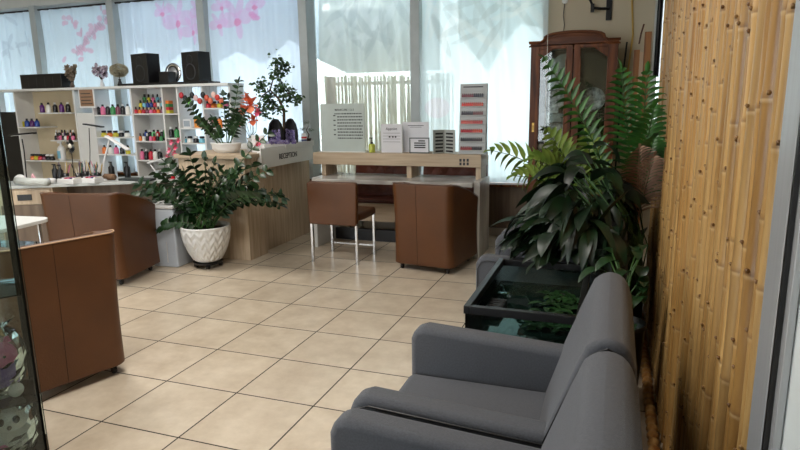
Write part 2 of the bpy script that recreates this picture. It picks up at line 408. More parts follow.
mod = sol.modifiers.new('s', 'SOLIDIFY'); mod.thickness = .006

# ------------------------------------------------------------------ outdoors
struct('trim_outside_ground', MB().bb(-16, 8, YW+.35, 26, -.3, -.1), mat('paving', (190, 188, 182), .9, var=.08)) 
t = thing('bamboo_fence', 'tall pale bamboo fence outside, seen through the grey-green sheer curtain', 'fence', (-2.9, 7.45, -.1))
rn = random.Random(5)
m = MB(); x = -3.7
FB = mat('weathered_bamboo', (206, 182, 132), .7, col2=(242, 228, 194), scale=6, stretch=(12, 12, .4))
cnt = 0
while x < -1.95 and cnt < 98:
    m = MB(); r = .012+.005*rn.random(); m.tube([(x, 7.45, -.1), (x+rn.gauss(0, .006), 7.45, 1.0), (x+rn.gauss(0, .01), 7.45, 1.86+rn.gauss(0, .012))], r, 8)
    m.build('cane', FB, t, smooth=True, world=True); x += r*2+rn.choice((.0, .001, .012)); cnt += 1
m = MB(); m.bb(-3.72, -1.95, 7.475, 7.5, .5, .54); m.bb(-3.72, -1.95, 7.475, 7.5, 1.75, 1.79); m.build('rail', ORANGEW, t, world=True)
tag(MB().bb(-.045, .045, -.03, .03, 0, 1.95).build('wooden_post', ORANGEW, bevel=.004, loc=(-3.47, 7.1, -.1)), 'orange wooden post outside, in the gap left of the sheer curtain', 'post')
# awning outside with pointed valance
m = MB(); xs = [-9+.45*i for i in range(16)]
top = [(-9.2, 3.1)]; pts = []
rn = random.Random(9)
low = [(x, 2.38-(.26 if i % 2 else 0)+rn.gauss(0, .06)) if x < -3.9 else (x, 1.93) for i, x in enumerate(xs)]
vs = []; fs = []
for i, (x, z) in enumerate(low): vs += [(x, 7.9, z), (x, 7.9, 3.6), (x, 7.915, z), (x, 7.915, 3.6)]
for i in range(len(low)-1):
    a = i*4; fs += [(a, a+4, a+5, a+1), (a+2, a+3, a+7, a+6), (a, a+2, a+6, a+4)]
m.add(vs, fs); aw = m.build('awning_valance', mat('blue_grey_canvas', (204, 216, 228), .8, var=.04), world=True, loc=(-5, 7.9, 2)); tag(aw, 'blue-grey zigzag-edged awning outside the left windows', 'awning')
m = MB(); vs = []; fs = []
low = [(-2.0+.2*i, 2.33-(.0, .2, .45, .1, -.12, -.08, .05, .3, .1, 0)[i]) for i in range(10)]
for i, (x, z) in enumerate(low): vs += [(x, 7.9, z), (x, 7.9, 3.6), (x, 7.915, z), (x, 7.915, 3.6)]
for i in range(len(low)-1):
    a = i*4; fs += [(a, a+4, a+5, a+1), (a+2, a+3, a+7, a+6), (a, a+2, a+6, a+4)]
m.add(vs, fs); aw = m.build('awning_valance', mat('pale_teal_canvas', (206, 224, 228), .8, var=.04), world=True, loc=(-1.2, 7.93, 2)); tag(aw, 'pale teal zigzag-edged awning outside the rightmost large window', 'awning')

# ------------------------------------------------------------------ grey armchairs (face -x)
def armchair(y, label, x=-.34):
    t = thing('armchair', label, 'armchair', (x, y, 0), 0, 'grey armchairs in a row along the bamboo screen')
    for s in (-1, 1):
        m = MB(); y0, y1 = (.25*s, .35*s)
        poly = [(-.40, .09), (-.40, .56), (-.385, .60), (-.34, .615), (.20, .585), (.27, .565), (.33, .50), (.35, .09)]
        m.prism(poly, min(y0, y1), max(y0, y1)); m.build('armrest', GREY, t, bevel=.028, seg=4)
        m = MB()
        yy = s*.352
        m.tube([(-.38, yy, .10), (-.385, yy, .54), (-.365, yy, .575), (-.33, yy, .588), (.24, yy, .555)], .0028, 6); m.build('piping', BLACKP, t)
    m = MB(); m.bb(-.40, .22, -.245, .245, .26, .43); m.build('seat_cushion', GREY, t, bevel=.035, seg=4)
    m = MB(); m.bb(-.385, .34, -.25, .25, .09, .255); m.build('seat_base', GREY, t, bevel=.012)
    poly = [(.13, .38), (.20, .60), (.265, .78), (.295, .855), (.325, .882), (.37, .885), (.405, .86), (.425, .80), (.44, .6), (.44, .36), (.42, .12), (.352, .10), (.352, .38)]
    m = MB(); m.prism(poly, -.345, .345); m.build('backrest', GREY, t, bevel=.026, seg=4)
    m = MB(); m.tube([(.15, -.347, .45), (.215, -.347, .62), (.28, -.347, .79), (.31, -.347, .84), (.35, -.347, .86), (.39, -.347, .84), (.41, -.347, .79)], .0028, 6)
    m.build('piping', BLACKP, t)
    for sx in (-.36, .36):
        for sy in (-.29, .29): MB().lathe([(0, .0), (.018, 0), (.024, .1), (0, .1)], (sx, sy, 0), 10).build('leg', BLACKP, t)
    return t
armchair(1.155, 'grey fabric armchair nearest the viewer, its arm filling the bottom edge')
armchair(1.90, 'second grey fabric armchair, its empty seat in full view in front of the glass tank')
armchair(3.70, 'grey fabric armchair just beyond the glass tank, half hidden by leaves')
armchair(4.46, 'farthest grey fabric armchair, mostly hidden behind the big leafy plants')

# ------------------------------------------------------------------ fish tank and stand
tx0, tx1, ty0, ty1, tz0, tz1 = -.565, -.09, 2.37, 3.2, .30, .65
st = thing('tank_stand', 'low black stand carrying the glass tank behind the grey armchair', 'stand', (-.33, 2.78, 0))
MB().bb(tx0-.01, tx1+.01, ty0-.01, ty1+.01, .265, .30).build('stand_top', BLACKM, st, world=True, bevel=.003)
for x in (tx0+.01, tx1-.01):
    for y in (ty0+.01, ty1-.01): MB().bb(x-.018, x+.018, y-.018, y+.018, 0, .265).build('leg', BLACKM, st, world=True)
MB().bb(tx0+.03, tx1-.03, ty0+.03, ty1-.03, .06, .08).build('shelf', BLACKM, st, world=True)
t = thing('fish_tank', 'rectangular glass tank with a black rim and dark water, behind the grey armchair', 'fish tank', (-.33, 2.78, tz0))
g = .006
for nm, a in (('glass_pane', (tx0, tx0+g, ty0, ty1)), ('glass_pane', (tx1-g, tx1, ty0, ty1)), ('glass_pane', (tx0+g, tx1-g, ty0, ty0+g)), ('glass_pane', (tx0+g, tx1-g, ty1-g, ty1))):
    MB().bb(*a, tz0+.01, tz1-.02).build(nm, TGLASS, t, world=True)
m = MB(); w = .022
m.bb(tx0-.006, tx0+w, ty0-.006, ty1+.006, tz1-.035, tz1); m.bb(tx1-w, tx1+.006, ty0-.006, ty1+.006, tz1-.035, tz1)
m.bb(tx0+w, tx1-w, ty0-.006, ty0+w, tz1-.035, tz1); m.bb(tx0+w, tx1-w, ty1-w, ty1+.006, tz1-.035, tz1)
m.build('rim', BLACKP, t, world=True, bevel=.002)
MB().bb(tx0-.004, tx1+.004, ty0-.004, ty1+.004, tz0, tz0+.018).build('bottom_rim', BLACKP, t, world=True)
def water_m():
    m = MB(); n = 30; vs = [(tx0+g+(tx1-tx0-2*g)*i/n, ty0+g+(ty1-ty0-2*g)*j/n, 0.525+.0015*noise.noise((i*.35, j*.35, 2))) for j in range(n+1) for i in range(n+1)]
    m.add(vs, [(j*(n+1)+i, j*(n+1)+i+1, (j+1)*(n+1)+i+1, (j+1)*(n+1)+i) for j in range(n) for i in range(n)]); return m
water_m().build('water', WATER, t, world=True, smooth=True)
m = MB(); m.bb(tx0+.03, tx0+.11, ty0+.2, ty0+.42, .527, .555)
for k in range(7): m.bb(tx0+.035, tx0+.105, ty0+.21+k*.03, ty0+.222+k*.03, .555, .56)
f = m.build('tank_filter', BLACKP, world=True, bevel=.003, loc=(tx0+.07, ty0+.3, .527)); tag(f, 'small black slotted filter floating inside the glass tank', 'filter')
rn = random.Random(11); m = MB()
for k in range(130):
    bx, by = tx0+.27+rn.random()*.17, ty0+.10+rn.random()*.5
    a = rn.random()*2*PI; m.leaf((bx, by, .53+rn.random()*.02), (math.cos(a), math.sin(a), .4), .05+rn.random()*.04, .03, .5, .1, 4)
f = m.build('water_plant', ZLEAF, world=True, smooth=True, fixn=False, loc=(tx0+.34, ty0+.4, .53)); tag(f, 'small leafy water plant growing on the surface inside the tank', 'water plant')

# ------------------------------------------------------------------ big plants beside the tank
def pot(t, r, h, m_=BLACKP, z=0):
    MB().lathe([(0, z), (r*.78, z), (r, z+h), (r*1.05, z+h), (r*1.05, z+h-.02), (r*.93, z+h-.03), (r*.7, z+.02), (0, z+.02)], n=28).build('pot', m_, t, smooth=True)
    MB().lathe([(0, z+h-.05), (r*.9, z+h-.05), (r*.9, z+h-.06), (0, z+h-.06)], n=24).build('soil', SOIL, t)
t = thing('peace_lily', 'large dark broad-leaved plant spilling over the end of the glass tank', 'potted plant', (.15, 3.55, 0))
pot(t, .052, .5)
rn = random.Random(21); m = MB(); sm = MB()
LO = Vector((.15, 3.55, 0))
for k in range(330):
    # leaf tips fan out from the crown; the crown leans away from the screen, towards the tank
    a = rn.uniform(0, 2*PI); q = math.sqrt(rn.random())
    c = Vector((-.14+(.36 if math.sin(a) > 0 else .27)*q*math.cos(a), 3.62+(.50 if math.sin(a) > 0 else .46)*q*math.sin(a), 0))
    hz = .66+(1.26-.66)*(1-q*.75)*rn.uniform(.15, 1.0)
    p1 = Vector((min(.2, c.x), c.y, hz))-LO
    p0 = Vector((rn.uniform(-.03, .03), rn.uniform(-.04, .04), .45)); mid = p0.lerp(p1, .55)+Vector((.03, 0, .07))
    sm.tube([p0, mid, p1], [.005, .004, .003], 5)
    out = Vector((math.cos(a)*.9-.25+rn.gauss(0, .4), math.sin(a)*.8-.1+rn.gauss(0, .4), rn.uniform(-.15, .35)))
    if p1.x+LO.x > 0 and out.x > 0: out.x = -.1
    m.leaf(p1, out, rn.uniform(.16, .32), rn.uniform(.045, .10), rn.uniform(.3, 1.5), .12, 7, .8, rn.gauss(0, .8))
m.build('foliage', DLEAF, t, smooth=True, fixn=False); sm.build('stems', STEMG, t, smooth=True)
def frond(mL, mS, base, d, L, ll, lw, n=16, droop=.6, up=.25, start=.25, nrm=Vector((.2, -1, .35))):
    base = Vector(base); d = Vector(d).normalized(); p = base.copy(); pts = [p.copy()]; dirs = [d.copy()]
    for i in range(n):
        p = p+d*(L/n); d = (d+Vector((0, 0, -droop/n))).normalized(); pts.append(p.copy()); dirs.append(d.copy())
    mS.tube(pts, [.006*(1-.8*i/n)+.001 for i in range(n+1)], 5)
    for i in range(int(n*start), n+1):
        for sub in (0, .5):
            if i == n and sub: continue
            q = pts[i]+(pts[min(i+1, n)]-pts[i])*sub; dd = dirs[i]
            side = dd.cross(nrm).normalized()
            t_ = (i+sub)/n; sc = math.sin(PI*min(1, .2+.75*(t_-start)/(1-start)+.02))**.6
            for s in (-1, 1):
                v = dd*.7+side*s*.9+Vector((0, 0, up*.4))
                mL.leaf(q, v, ll*sc, lw, .5, .2, 4, .7, 1.0)
        if i == n: mL.leaf(pts[n], dirs[n], ll*.5, lw, .4, .2, 4)
def toP(px, py, Y): return ay(px, py, Y)
t = thing('parlour_palm', 'tall green feathery palm in front of the wooden cabinet', 'potted palm', (.15, 3.95, 0))
pot(t, .052, .5)
mL = MB(); mS = MB(); o = Vector((.15, 3.95, .46))
def palm_f(px, py, Y, dro=.7, ll=.2, lw=.026, o=o, mL=mL, mS=mS, up=.25, n=16):
    tgt = toP(px, py, Y); d = tgt-o; L = d.length*(1.06+.06*dro)
    dd = (d.normalized()+Vector((0, 0, dro*.55))).normalized()
    frond(mL, mS, o+Vector((random.uniform(-.03, .03), random.uniform(-.03, .03), 0)), dd, L, ll, lw, n, dro, up, .5)
for a in ((563, 80, 3.7, 1.0), (622, 92, 3.9, .8), (645, 96, 3.8, .9), (655, 125, 3.65, 1.1), (655, 150, 3.6, 1.2)): palm_f(*a, .125 if a[0] < 600 else .165, .03, n=15)
mL.build('foliage', MLEAF, t, smooth=True, world=True, fixn=False); mS.build('stems', STEMG, t, smooth=True, world=True)
mL = MB(); mS = MB(); o2 = Vector((.15, 3.95, .46))
palm_f(655, 168, 3.6, .8, .17, .016, o2, mL, mS); palm_f(640, 160, 3.55, .9, .16, .016, o2, mL, mS)
mL.build('dry_fronds', BLEAF, t, smooth=True, world=True, fixn=False)['label'] = 'dry brown fronds'; mS.build('dry_stems', BLEAF, t, smooth=True, world=True)
t = thing('kentia_palm', 'palm with sparse yellow-green leaves reaching left in front of the cabinet', 'potted palm', (-.12, 4.98, 0))
pot(t, .13, .4)
mL = MB(); mS = MB(); o3 = Vector((-.12, 4.98, .38))
for a in ((512, 152, 4.6, 1.3), (525, 176, 4.5, 1.3), (556, 142, 4.9, 1.1), (585, 146, 4.9, 1.0), (540, 160, 4.4, 1.3), (566, 152, 4.6, 1.2)): palm_f(*a, .18, .05, o3, mL, mS, .1, 9)
mL.build('foliage', YLEAF, t, smooth=True, world=True, fixn=False); mS.build('stems', STEMG, t, smooth=True, world=True)
t = thing('leafy_plant', 'glossy green leafy pot plant low between the tank and the bamboo screen', 'potted plant', (.08, 2.90, 0))
pot(t, .10, .46)
rn = random.Random(5); m = MB(); sm = MB()
for k in range(22):
    a = rn.random()*2*PI; L = rn.uniform(.10, .2); p1 = Vector((min(.07, math.cos(a)*L*.75), math.sin(a)*L*.8, .47+rn.uniform(.02, .32)))
    sm.tube([(0, 0, .41), (p1.x*.4, p1.y*.4, p1.z*.9), p1], .0035, 5)
    m.leaf(p1, (p1.x*3-.2, p1.y*3, .2), rn.uniform(.10, .16), rn.uniform(.04, .07), .9, .15, 6, .8)
m.build('foliage', ZLEAF, t, smooth=True, fixn=False); sm.build('stems', STEMG, t, smooth=True)

# ------------------------------------------------------------------ bamboo screen on the right
BX = .283; by0, by1 = 1.235, 4.5
t = thing('bamboo_screen', 'wall of upright honey-coloured bamboo canes along the right side', 'bamboo screen', (BX, (by0+by1)/2, 0))
rn = random.Random(14); y = by0; cnt = 0
while y < by1 and cnt < 99:
    r = rn.choice((.017, .019, .021, .024))*rn.uniform(.95, 1.05); y += r
    zs = [0]; z = rn.uniform(.05, .3); nodes = []
    while z < 2.75: nodes.append(z); z += rn.uniform(.22, .38)
    prof = [(r*1.02, .0)]
    cA = mixc((.42, .23, .07), (.60, .38, .15), rn.random()); dk = (.20, .10, .035)
    tint = rn.uniform(.68, 1.0); cA = tuple(c*tint for c in cA)
    cs = [cA]; bx = [0.]; off = rn.uniform(-.006, .006)
    for nz in nodes:
        for dz, f, c in ((-.03, 1.0, cA), (-.012, 1.03, cA), (-.004, 1.09, mixc(cA, (.8, .65, .4), .3)), (.0, 1.05, mixc(cA, dk, .75)), (.004, 1.07, mixc(cA, dk, .5)), (.012, 1.02, cA), (.04, .98, cA)):
            prof.append((r*f, nz+dz)); cs.append(c)
        prof.append((r*.97, nz+.1)); cs.append(cA)
    prof.append((r*.97, 2.8)); cs.append(cA)
    prof2 = []; c2 = []
    last = -1
    for (q, z), c in zip(prof, cs):
        if z > last: prof2.append((q, z)); c2.append(c); last = z
    m = MB(); n = 12; ph = rn.random()*6; A = rn.uniform(.001, .003)
    vs = []; cols = []
    for k in range(n):
        a = 2*PI*k/n
        for (q, z), c in zip(prof2, c2):
            vs.append((BX+off+A*math.sin(z*2.1+ph)+q*math.cos(a), y+A*.6*math.sin(z*1.7+ph*2)+q*math.sin(a), z)); cols.append(tuple(c)+(1,))
    L = len(prof2)
    m.add(vs, [(k*L+i, ((k+1) % n)*L+i, ((k+1) % n)*L+i+1, k*L+i+1) for k in range(n) for i in range(L-1)])
    # bud stubs at some nodes, facing the room
    for nz in nodes:
        if rn.random() < .8:
            a = PI+rn.uniform(-.6, 1.0); b0 = Vector((BX+off+A*math.sin(nz*2.1+ph)+r*math.cos(a), y+r*math.sin(a), nz+.008))
            nb = len(m.v); m.tube([b0, b0+Vector((math.cos(a)*.006, math.sin(a)*.006, .004))], [.0055, .003], 6); cols += [(mixc(cA, dk, rn.choice((.5, 1.0))) + (1,))]*(len(m.v)-nb)
    m.cols = cols
    m.build('cane', BAMB, t, smooth=True, world=True); y += r+rn.choice((.001, .002, .004)); cnt += 1
MB().bb(BX+.035, BX+.05, by0-.01, by1+.03, 0, 2.85).build('backing_board', mat('dark_backing', (36, 24, 14), .8, var=.1), t, world=True)
t = thing('floor_rail', 'half-round knobbly bamboo edging lying on the floor along the screen', 'edging', (.235, 2.8, 0))
m = MB(); pts = []; rad = []
y = 1.35
while y < 4.3:
    for dy, r in ((0, .027), (.02, .019), (.045, .019)): pts.append((.226, y+dy, .027)); rad.append(r)
    y += .062
m.tube(pts, rad, 12); m.build('edging_cane', mat('bamboo_root', (146, 92, 44), .3, col2=(204, 160, 100), scale=30), t, smooth=True, world=True)
# metal door frame + frosted panel nearest the viewer on the right
struct('trim_8', MB().bb(.268, .335, 1.105, 1.205, 0, 2.75), STEEL, bevel=.006)
o = struct('door_1', MB().bb(.285, .335, .50, 1.095, 0, 2.7), mat('frosted_panel', (206, 212, 212), .35, var=.05, scale=3), bevel=.004)
m = MB(); m.bb(.272, .284, 1.05, 1.094, .0, 2.7); m.bb(.272, .284, .5, .56, 0, 2.7)
m.build('door_stile', STEEL, o, bevel=.002)
MB().bb(.264, .2715, 1.072, 1.083, .05, 2.65).build('rubber_seal', BLACKP, o)

# ------------------------------------------------------------------ display cabinet
cx0, cx1, cy0, cy1 = -.83, -.02, 6.17, 6.56
t = thing('display_cabinet', 'dark wooden glass-door china cabinet with an arched top, against the beige wall', 'cabinet', ((cx0+cx1)/2, (cy0+cy1)/2, 0))
def bw(m, nm, mm, **k): return m.build(nm, mm, t, world=True, **k)
bw(MB().bb(cx0, cx0+.025, cy0+.03, cy1, .08, 2.034), 'side_panel', MAHOG, bevel=.003)
bw(MB().bb(cx1-.025, cx1, cy0+.03, cy1, .08, 2.034), 'side_panel', MAHOG, bevel=.003)
bw(MB().bb(cx0+.025, cx1-.025, cy1-.02, cy1, .08, 2.02), 'back_panel', MIRROR)
bw(MB().bb(cx0-.01, cx1+.01, cy0+.02, cy1+.0, 0, .08), 'plinth', MAHOG, bevel=.005)
# arched crown
cc = (cx0+cx1)/2; hw = (cx1-cx0)/2+.006
def arch(off, drop=0):
    pts = [(cc-hw-off, 2.035-drop)]
    pts += [(cc-hw-off, 2.055+off), (cc-hw+.10, 2.055+off)]
    for i in range(0, 13):
        a = PI*(1-i/12); u = math.cos(a)
        zz = 2.072+off+.07*math.sin(a)**.6 if 0 < i < 12 else 2.072+off
        pts.append((cc+u*(hw-.13), zz))
    pts += [(cc+hw-.10, 2.055+off), (cc+hw+off, 2.055+off), (cc+hw+off, 2.035-drop)]
    return pts
bw(MB().prism(arch(0), cy0+.0, cy1, 'y'), 'crown', MAHOGH, bevel=.006)
m = MB(); a = arch(.012)
m.tube([(p[0], cy0-.005, p[1]-.006) for p in a[1:-1]], .014, 8); m.tube([(p[0], cy0+.004, p[1]-.04) for p in a[1:-1]], .008, 8)
bw(m, 'moulding', MAHOGH, smooth=True)
for q, (dx0, dx1) in enumerate(((cx0+.002, cc-.004), (cc+.004, cx1-.002))):
    z0, z1 = .10, 2.03; s = .085; c = .062
    outer = [(dx0, z0), (dx1, z0), (dx1, z1), (dx0, z1)]
    m = MB()
    gx0, gx1 = (dx0+s, dx1-c) if q == 0 else (dx0+c, dx1-s)
    m.bb(dx0, gx0, cy0, cy0+.028, z0, z1); m.bb(gx1, dx1, cy0, cy0+.028, z0, z1)
    m.bb(gx0, gx1, cy0, cy0+.028, z0, .62); m.bb(gx0, gx1, cy0, cy0+.028, z1-.035, z1)
    # chamfered corner on the outer top of each glass
    xo, sg = (gx0, 1) if q == 0 else (gx1, -1)
    m.prism([(xo, z1-.035), (xo+sg*.12, z1-.035), (xo+sg*.12, z1-.045), (xo, z1-.13)], cy0, cy0+.028, 'y')
    d = bw(m, 'door', MAHOG, bevel=.004)
    MB().bb(gx0-.005, gx1+.005, cy0+.01, cy0+.014, .615, z1-.03).build('glass', GLASS, d, world=True)
    m = MB()
    for aa in (((gx0, .63), (gx0, z1-.13)), ((gx1, .63), (gx1, z1-.13))): m.tube([(aa[0][0], cy0-.002, aa[0][1]), (aa[1][0], cy0-.002, aa[1][1])], .006, 6)
    m.build('bead', MAHOG, d, world=True)
    if q == 0:
        m = MB(); m.bb(dx0+.03, dx0+.052, cy0-.006, cy0, 1.20, 1.29); m.tube([(dx0+.041, cy0-.006, 1.22), (dx0+.041, cy0-.03, 1.23), (dx0+.041, cy0-.03, 1.26), (dx0+.041, cy0-.006, 1.27)], .004, 6)
        m.build('handle', mat('brass', (190, 150, 80), .3, .9, var=.05), d, world=True)
shz = [.62, 1.02, 1.38, 1.72]
for z in shz: bw(MB().bb(cx0+.027, cx1-.027, cy0+.05, cy1-.025, z-.006, z), 'shelf', glass_mat('shelf_glass', (.8, .9, .88), .1))
PLM = mat('patterned_china', (226, 228, 224), .25, col2=(70, 74, 72), scale=20, detail=4)
def plate(x, z, r, lbl):
    tt = thing('plate', lbl, 'plate', (x, cy1-.09, z), 0, 'plates in the wooden cabinet')
    M = Matrix.Translation((0, 0, r+.006)) @ Matrix.Rotation(PI/2-.12, 4, 'X')
    m = MB(); m.X = M; m.lathe([(0, 0), (r*.6, .002), (r, .014), (r*.99, .019), (r*.6, .008), (0, .006)], n=28); m.build('dish', PLM, tt, smooth=True)
    m = MB(); m.X = M; m.lathe([(r*.97, .012), (r*1.0, .012), (r*1.0, .021), (r*.97, .021)], n=28, close=True); m.build('rim', col((60, 50, 44)), tt)
    m = MB(); m.tube([(-.04, -.03, .004), (-.04, .04, .004), (-.04, .045, .06)], .003, 5); m.tube([(.04, -.03, .004), (.04, .04, .004), (.04, .045, .06)], .003, 5); m.build('plate_stand', BLACKM, tt)
plate(-.61, 1.38, .115, 'round patterned plate on the upper shelf behind the left cabinet door')
plate(-.24, 1.38, .125, 'round dark-patterned plate on the upper shelf behind the right cabinet door')
plate(-.6, 1.02, .13, 'round patterned plate on the middle shelf behind the left cabinet door')
plate(-.25, 1.02, .11, 'round patterned plate on the middle shelf behind the right cabinet door')
def cup(x, z, y, lbl, c=(225, 225, 220), r=.032):
    tt = thing('teacup', lbl, 'cup', (x, y, z), 0, 'small china in the wooden cabinet')
    MB().lathe([(0, 0), (r*.6, 0), (r*.95, r*.8), (r, r*1.7), (r*.92, r*1.7), (r*.8, r*.6), (0, r*.2)], n=16).build('bowl', col(c, .25), tt, smooth=True)
    MB().tube([(r*.9, 0, r*.5), (r*1.5, 0, r*.6), (r*1.5, 0, r*1.2), (r*.95, 0, r*1.4)], .003, 5).build('handle', col(c, .25), tt)
for k, x in enumerate((-.72, -.64, -.56)): cup(x, 1.02, cy0+.09, 'small white teacup at the front of the middle cabinet shelf, %s' % ORD[k], (226, 220, 210))
for k, x in enumerate((-.33, -.25, -.17)): cup(x, 1.02, cy0+.09, 'small china cup behind the right cabinet door, %s' % ORD[k], (214, 190, 170))
m = MB(); m.bb(-.045, .045, -.004, .004, 0, .13); b_ = m.build('photo_card', PLM, loc=(-.60, cy0+.12, 1.38)); tag(b_, 'small patterned card in front of the plate behind the left cabinet door', 'card')

# wall things round the cabinet
p = ay(609, 10, 6.7)
t = thing('wall_bracket', 'black metal swivel bracket fixed high on the beige wall', 'bracket', (p.x, 6.7, p.z))
MB().bb(-.028, .028, -.02, 0, -.10, .10).build('wall_plate', BLACKM, t, bevel=.004)
m = MB(); m.tube([(0, -.02, .01), (-.07, -.06, .01), (-.15, -.07, .02)], .014, 8); m.bb(-.175, -.14, -.09, -.05, -.02, .06); m.tube([(-.16, -.07, .05), (-.19, -.08, .11)], .012, 8)
m.build('arm', BLACKM, t, smooth=False)
p = ay(565, 1, 6.7)
t = thing('wall_socket', 'round white fitting with a hanging cable above the cabinet', 'fitting', (p.x, 6.7, p.z))
m = MB(); m.X = Matrix.Rotation(PI/2, 4, 'X'); m.lathe([(0, 0), (.03, 0), (.028, .02), (0, .024)], n=18); m.build('housing', WHITEP, t)
MB().tube([(0, -.012, -.02), (-.012, -.012, -.14), (.004, -.012, -.24), (-.01, -.012, -.37)], .004, 6).build('cable', col((70, 70, 72)), t)
a, b = ay(632, 2, 6.69), ay(628, 70, 6.69)
tag(MB().tube([(a.x, 6.69, 3.15), a, ay(633, 34, 6.69), b, (b.x-.02, 6.69, 1.2)], .009, 8).build('yellow_cable', col((196, 160, 78)), world=True, smooth=True, loc=(b.x, 6.69, 1.2)), 'yellow cable running down the beige wall right of the cabinet', 'cable')
a, b = ay(627, 42, 6.62), ay(621, 90, 6.62)
tag(MB().tube([a, b, (b.x-.02, 6.6, .05)], .009, 8).build('dark_rod', BLACKM, world=True, loc=(b.x-.02, 6.6, .05)), 'thin dark rod leaning on the wall between the cabinet and the boards', 'rod')
t = thing('wooden_boards', 'honey-brown upright folding wooden screen right of the cabinet', 'folding screen', (.25, 6.5, 0))
a = ay(634, 50, 6.5); b = ay(640, 50, 6.5)
MB().bb(a.x, b.x, 6.48, 6.51, 0, a.z).build('board', ORANGEW, t, world=True, bevel=.003)
a = ay(645, 32, 6.45); b = ay(652, 32, 6.45)
MB().bb(a.x, b.x, 6.43, 6.46, 0, a.z).build('board', ORANGEW, t, world=True, bevel=.003)
m = MB(); a = ay(640, 50, 6.48); b = ay(645, 32, 6.46)
m.bb(a.x, b.x, 6.465, 6.475, 0, a.z-.02); m.build('infill_panel', col((206, 180, 150)), t, world=True)
m = MB(); a = ay(645, 24, 6.44); m.tube([ay(639, 44, 6.44), ay(641, 34, 6.44), ay(644, 24, 6.44)], .008, 6); m.build('hook', MAHOG, t, world=True)
a = ay(548, 30, 6.1)
tag(MB().tube([(a.x, 6.1, 3.2), (a.x, 6.1, .5)], .003, 6).build('hanging_cord', col((200, 200, 190)), world=True, loc=(a.x, 6.1, .5)), 'thin pale cord hanging from the ceiling in front of the cabinet', 'cord')

# ------------------------------------------------------------------ tan tub chairs (face +y locally)
def tub(loc, rz, label, w=.56, dep=.64, h=.8, pip=False):
    t = thing('tub_chair', label, 'tub chair', loc, rz, 'tan leather tub chairs')
    # shell: U-shaped wall, lofted along z, open at the front; back at y=-dep/2
    hw, hd = w/2, dep/2
    path = []
    cr = .07
    path.append((hw, hd)); 
    for i in range(5): path.append((hw, hd-(i+1)*(dep-cr)/5.0))
    for i in range(1, 6):
        a = -PI/2*i/6; path.append((hw-cr+cr*math.cos(a), -hd+cr+cr*math.sin(a)))
    path.append((hw-cr, -hd))
    for i in range(1, 6): path.append((hw-cr-(w-2*cr)*i/5, -hd))
    for i in range(1, 6):
        a = -PI/2-PI/2*i/6; path.append((-hw+cr+cr*math.cos(a), -hd+cr+cr*math.sin(a)))
    path.append((-hw, -hd+cr))
    for i in range(5): path.append((-hw, -hd+cr+(i+1)*(dep-cr)/5.0))
    n = len(path); nz = 12; vs = []; th = .075
    def topz(y):
        u = (y+hd)/dep; return h-.0*u-(h-.62)*(max(0, u-.12)/.88)**1.3
    def flare(v): return 1+.035*(abs(v-.45)*2)**2
    rows = []
    for side in (0, 1):
        for j in range(nz+1):
            v = j/nz
            for (x, y) in path:
                tz = topz(y); z = .06+(tz-.06)*v
                fx = flare(v)
                X, Y = x*fx, y+(-.03*(v-.4) if y < 0 else 0)
                if side:
                    X = X*(1-th/hw) ; Y = Y+(th*min(1, max(0, (hd-y)/dep*1.3)))
                    if side and y > hd-.001: Y = Y
                vs.append((X, Y, z))
    def id_(s_, j, i): return s_*(nz+1)*n+j*n+i
    fs = []
    for s_ in (0, 1):
        for j in range(nz):
            for i in range(n-1): fs.append((id_(s_, j, i), id_(s_, j, i+1), id_(s_, j+1, i+1), id_(s_, j+1, i)))
    for i in range(n-1):
        fs.append((id_(0, nz, i), id_(0, nz, i+1), id_(1, nz, i+1), id_(1, nz, i))); fs.append((id_(0, 0, i), id_(0, 0, i+1), id_(1, 0, i+1), id_(1, 0, i)))
    for j in range(nz):
        for i in (0, n-1): fs.append((id_(0, j, i), id_(0, j+1, i), id_(1, j+1, i), id_(1, j, i)))
    m = MB(); m.add(vs, fs); m.build('shell', TAN, t, bevel=.01, seg=3)
    m = MB(); m.bb(-hw+th, hw-th, -hd+th+.02, hd-.01, .10, .42); m.build('seat', TAN, t, bevel=.03, seg=4)
    # seams on the outer back
    m = MB()
    pts = [(vs[id_(0, j, n//2)][0], vs[id_(0, j, n//2)][1]-.001, vs[id_(0, j, n//2)][2]) for j in range(nz+1)]
    m.tube(pts, .0015, 5); m.build('seam', SEAM, t)
    m = MB(); pts = [((Vector(vs[id_(0, nz, i)])+Vector((0, 0, .003)))) for i in range(n)]
    m.tube(pts, .004 if pip else .0025, 6); m.build('piping', TANS if pip else TAN, t, smooth=True)
    for sx in (-1, 1):
        for sy in (-1, 1):
            m = MB(); c = (sx*(hw-.06), sy*(hd-.07), .024)
            m.X = Matrix.Translation(c) @ Matrix.Rotation(PI/2, 4, 'Y') @ Matrix.Translation((0, 0, -.01)); m.lathe([(0, 0), (.022, 0), (.024, .01), (.022, .02), (0, .02)], n=14)
            m.X = None; m.tube([(c[0], c[1], .03), (c[0], c[1], .065)], .012, 8); m.bb(c[0]-.014, c[0]+.014, c[1]-.02, c[1]+.02, .045, .055)
            m.build('caster', BLACKP, t)
    return t
def tub_from_back(pL, pR, label, **k):
    pL, pR = Vector(pL), Vector(pR); w = (pR-pL).length; d = (pR-pL).normalized(); nrm = Vector((-d.y, d.x, 0)); dep = k.get('dep', .64)
    c = (pL+pR)/2+nrm*dep/2
    return tub((c.x, c.y, 0), math.atan2(d.y, d.x), label, w=w, **k)
tub_from_back((-1.87, 4.99, 0), (-1.30, 4.91, 0), 'tan leather tub chair with its back to the viewer, pushed under the white desk')
tub_from_back((-2.74, 1.95, 0), (-2.56, 2.49, 0), 'tan leather tub chair nearest the viewer at the left, beside the glass case', h=.83, pip=True)
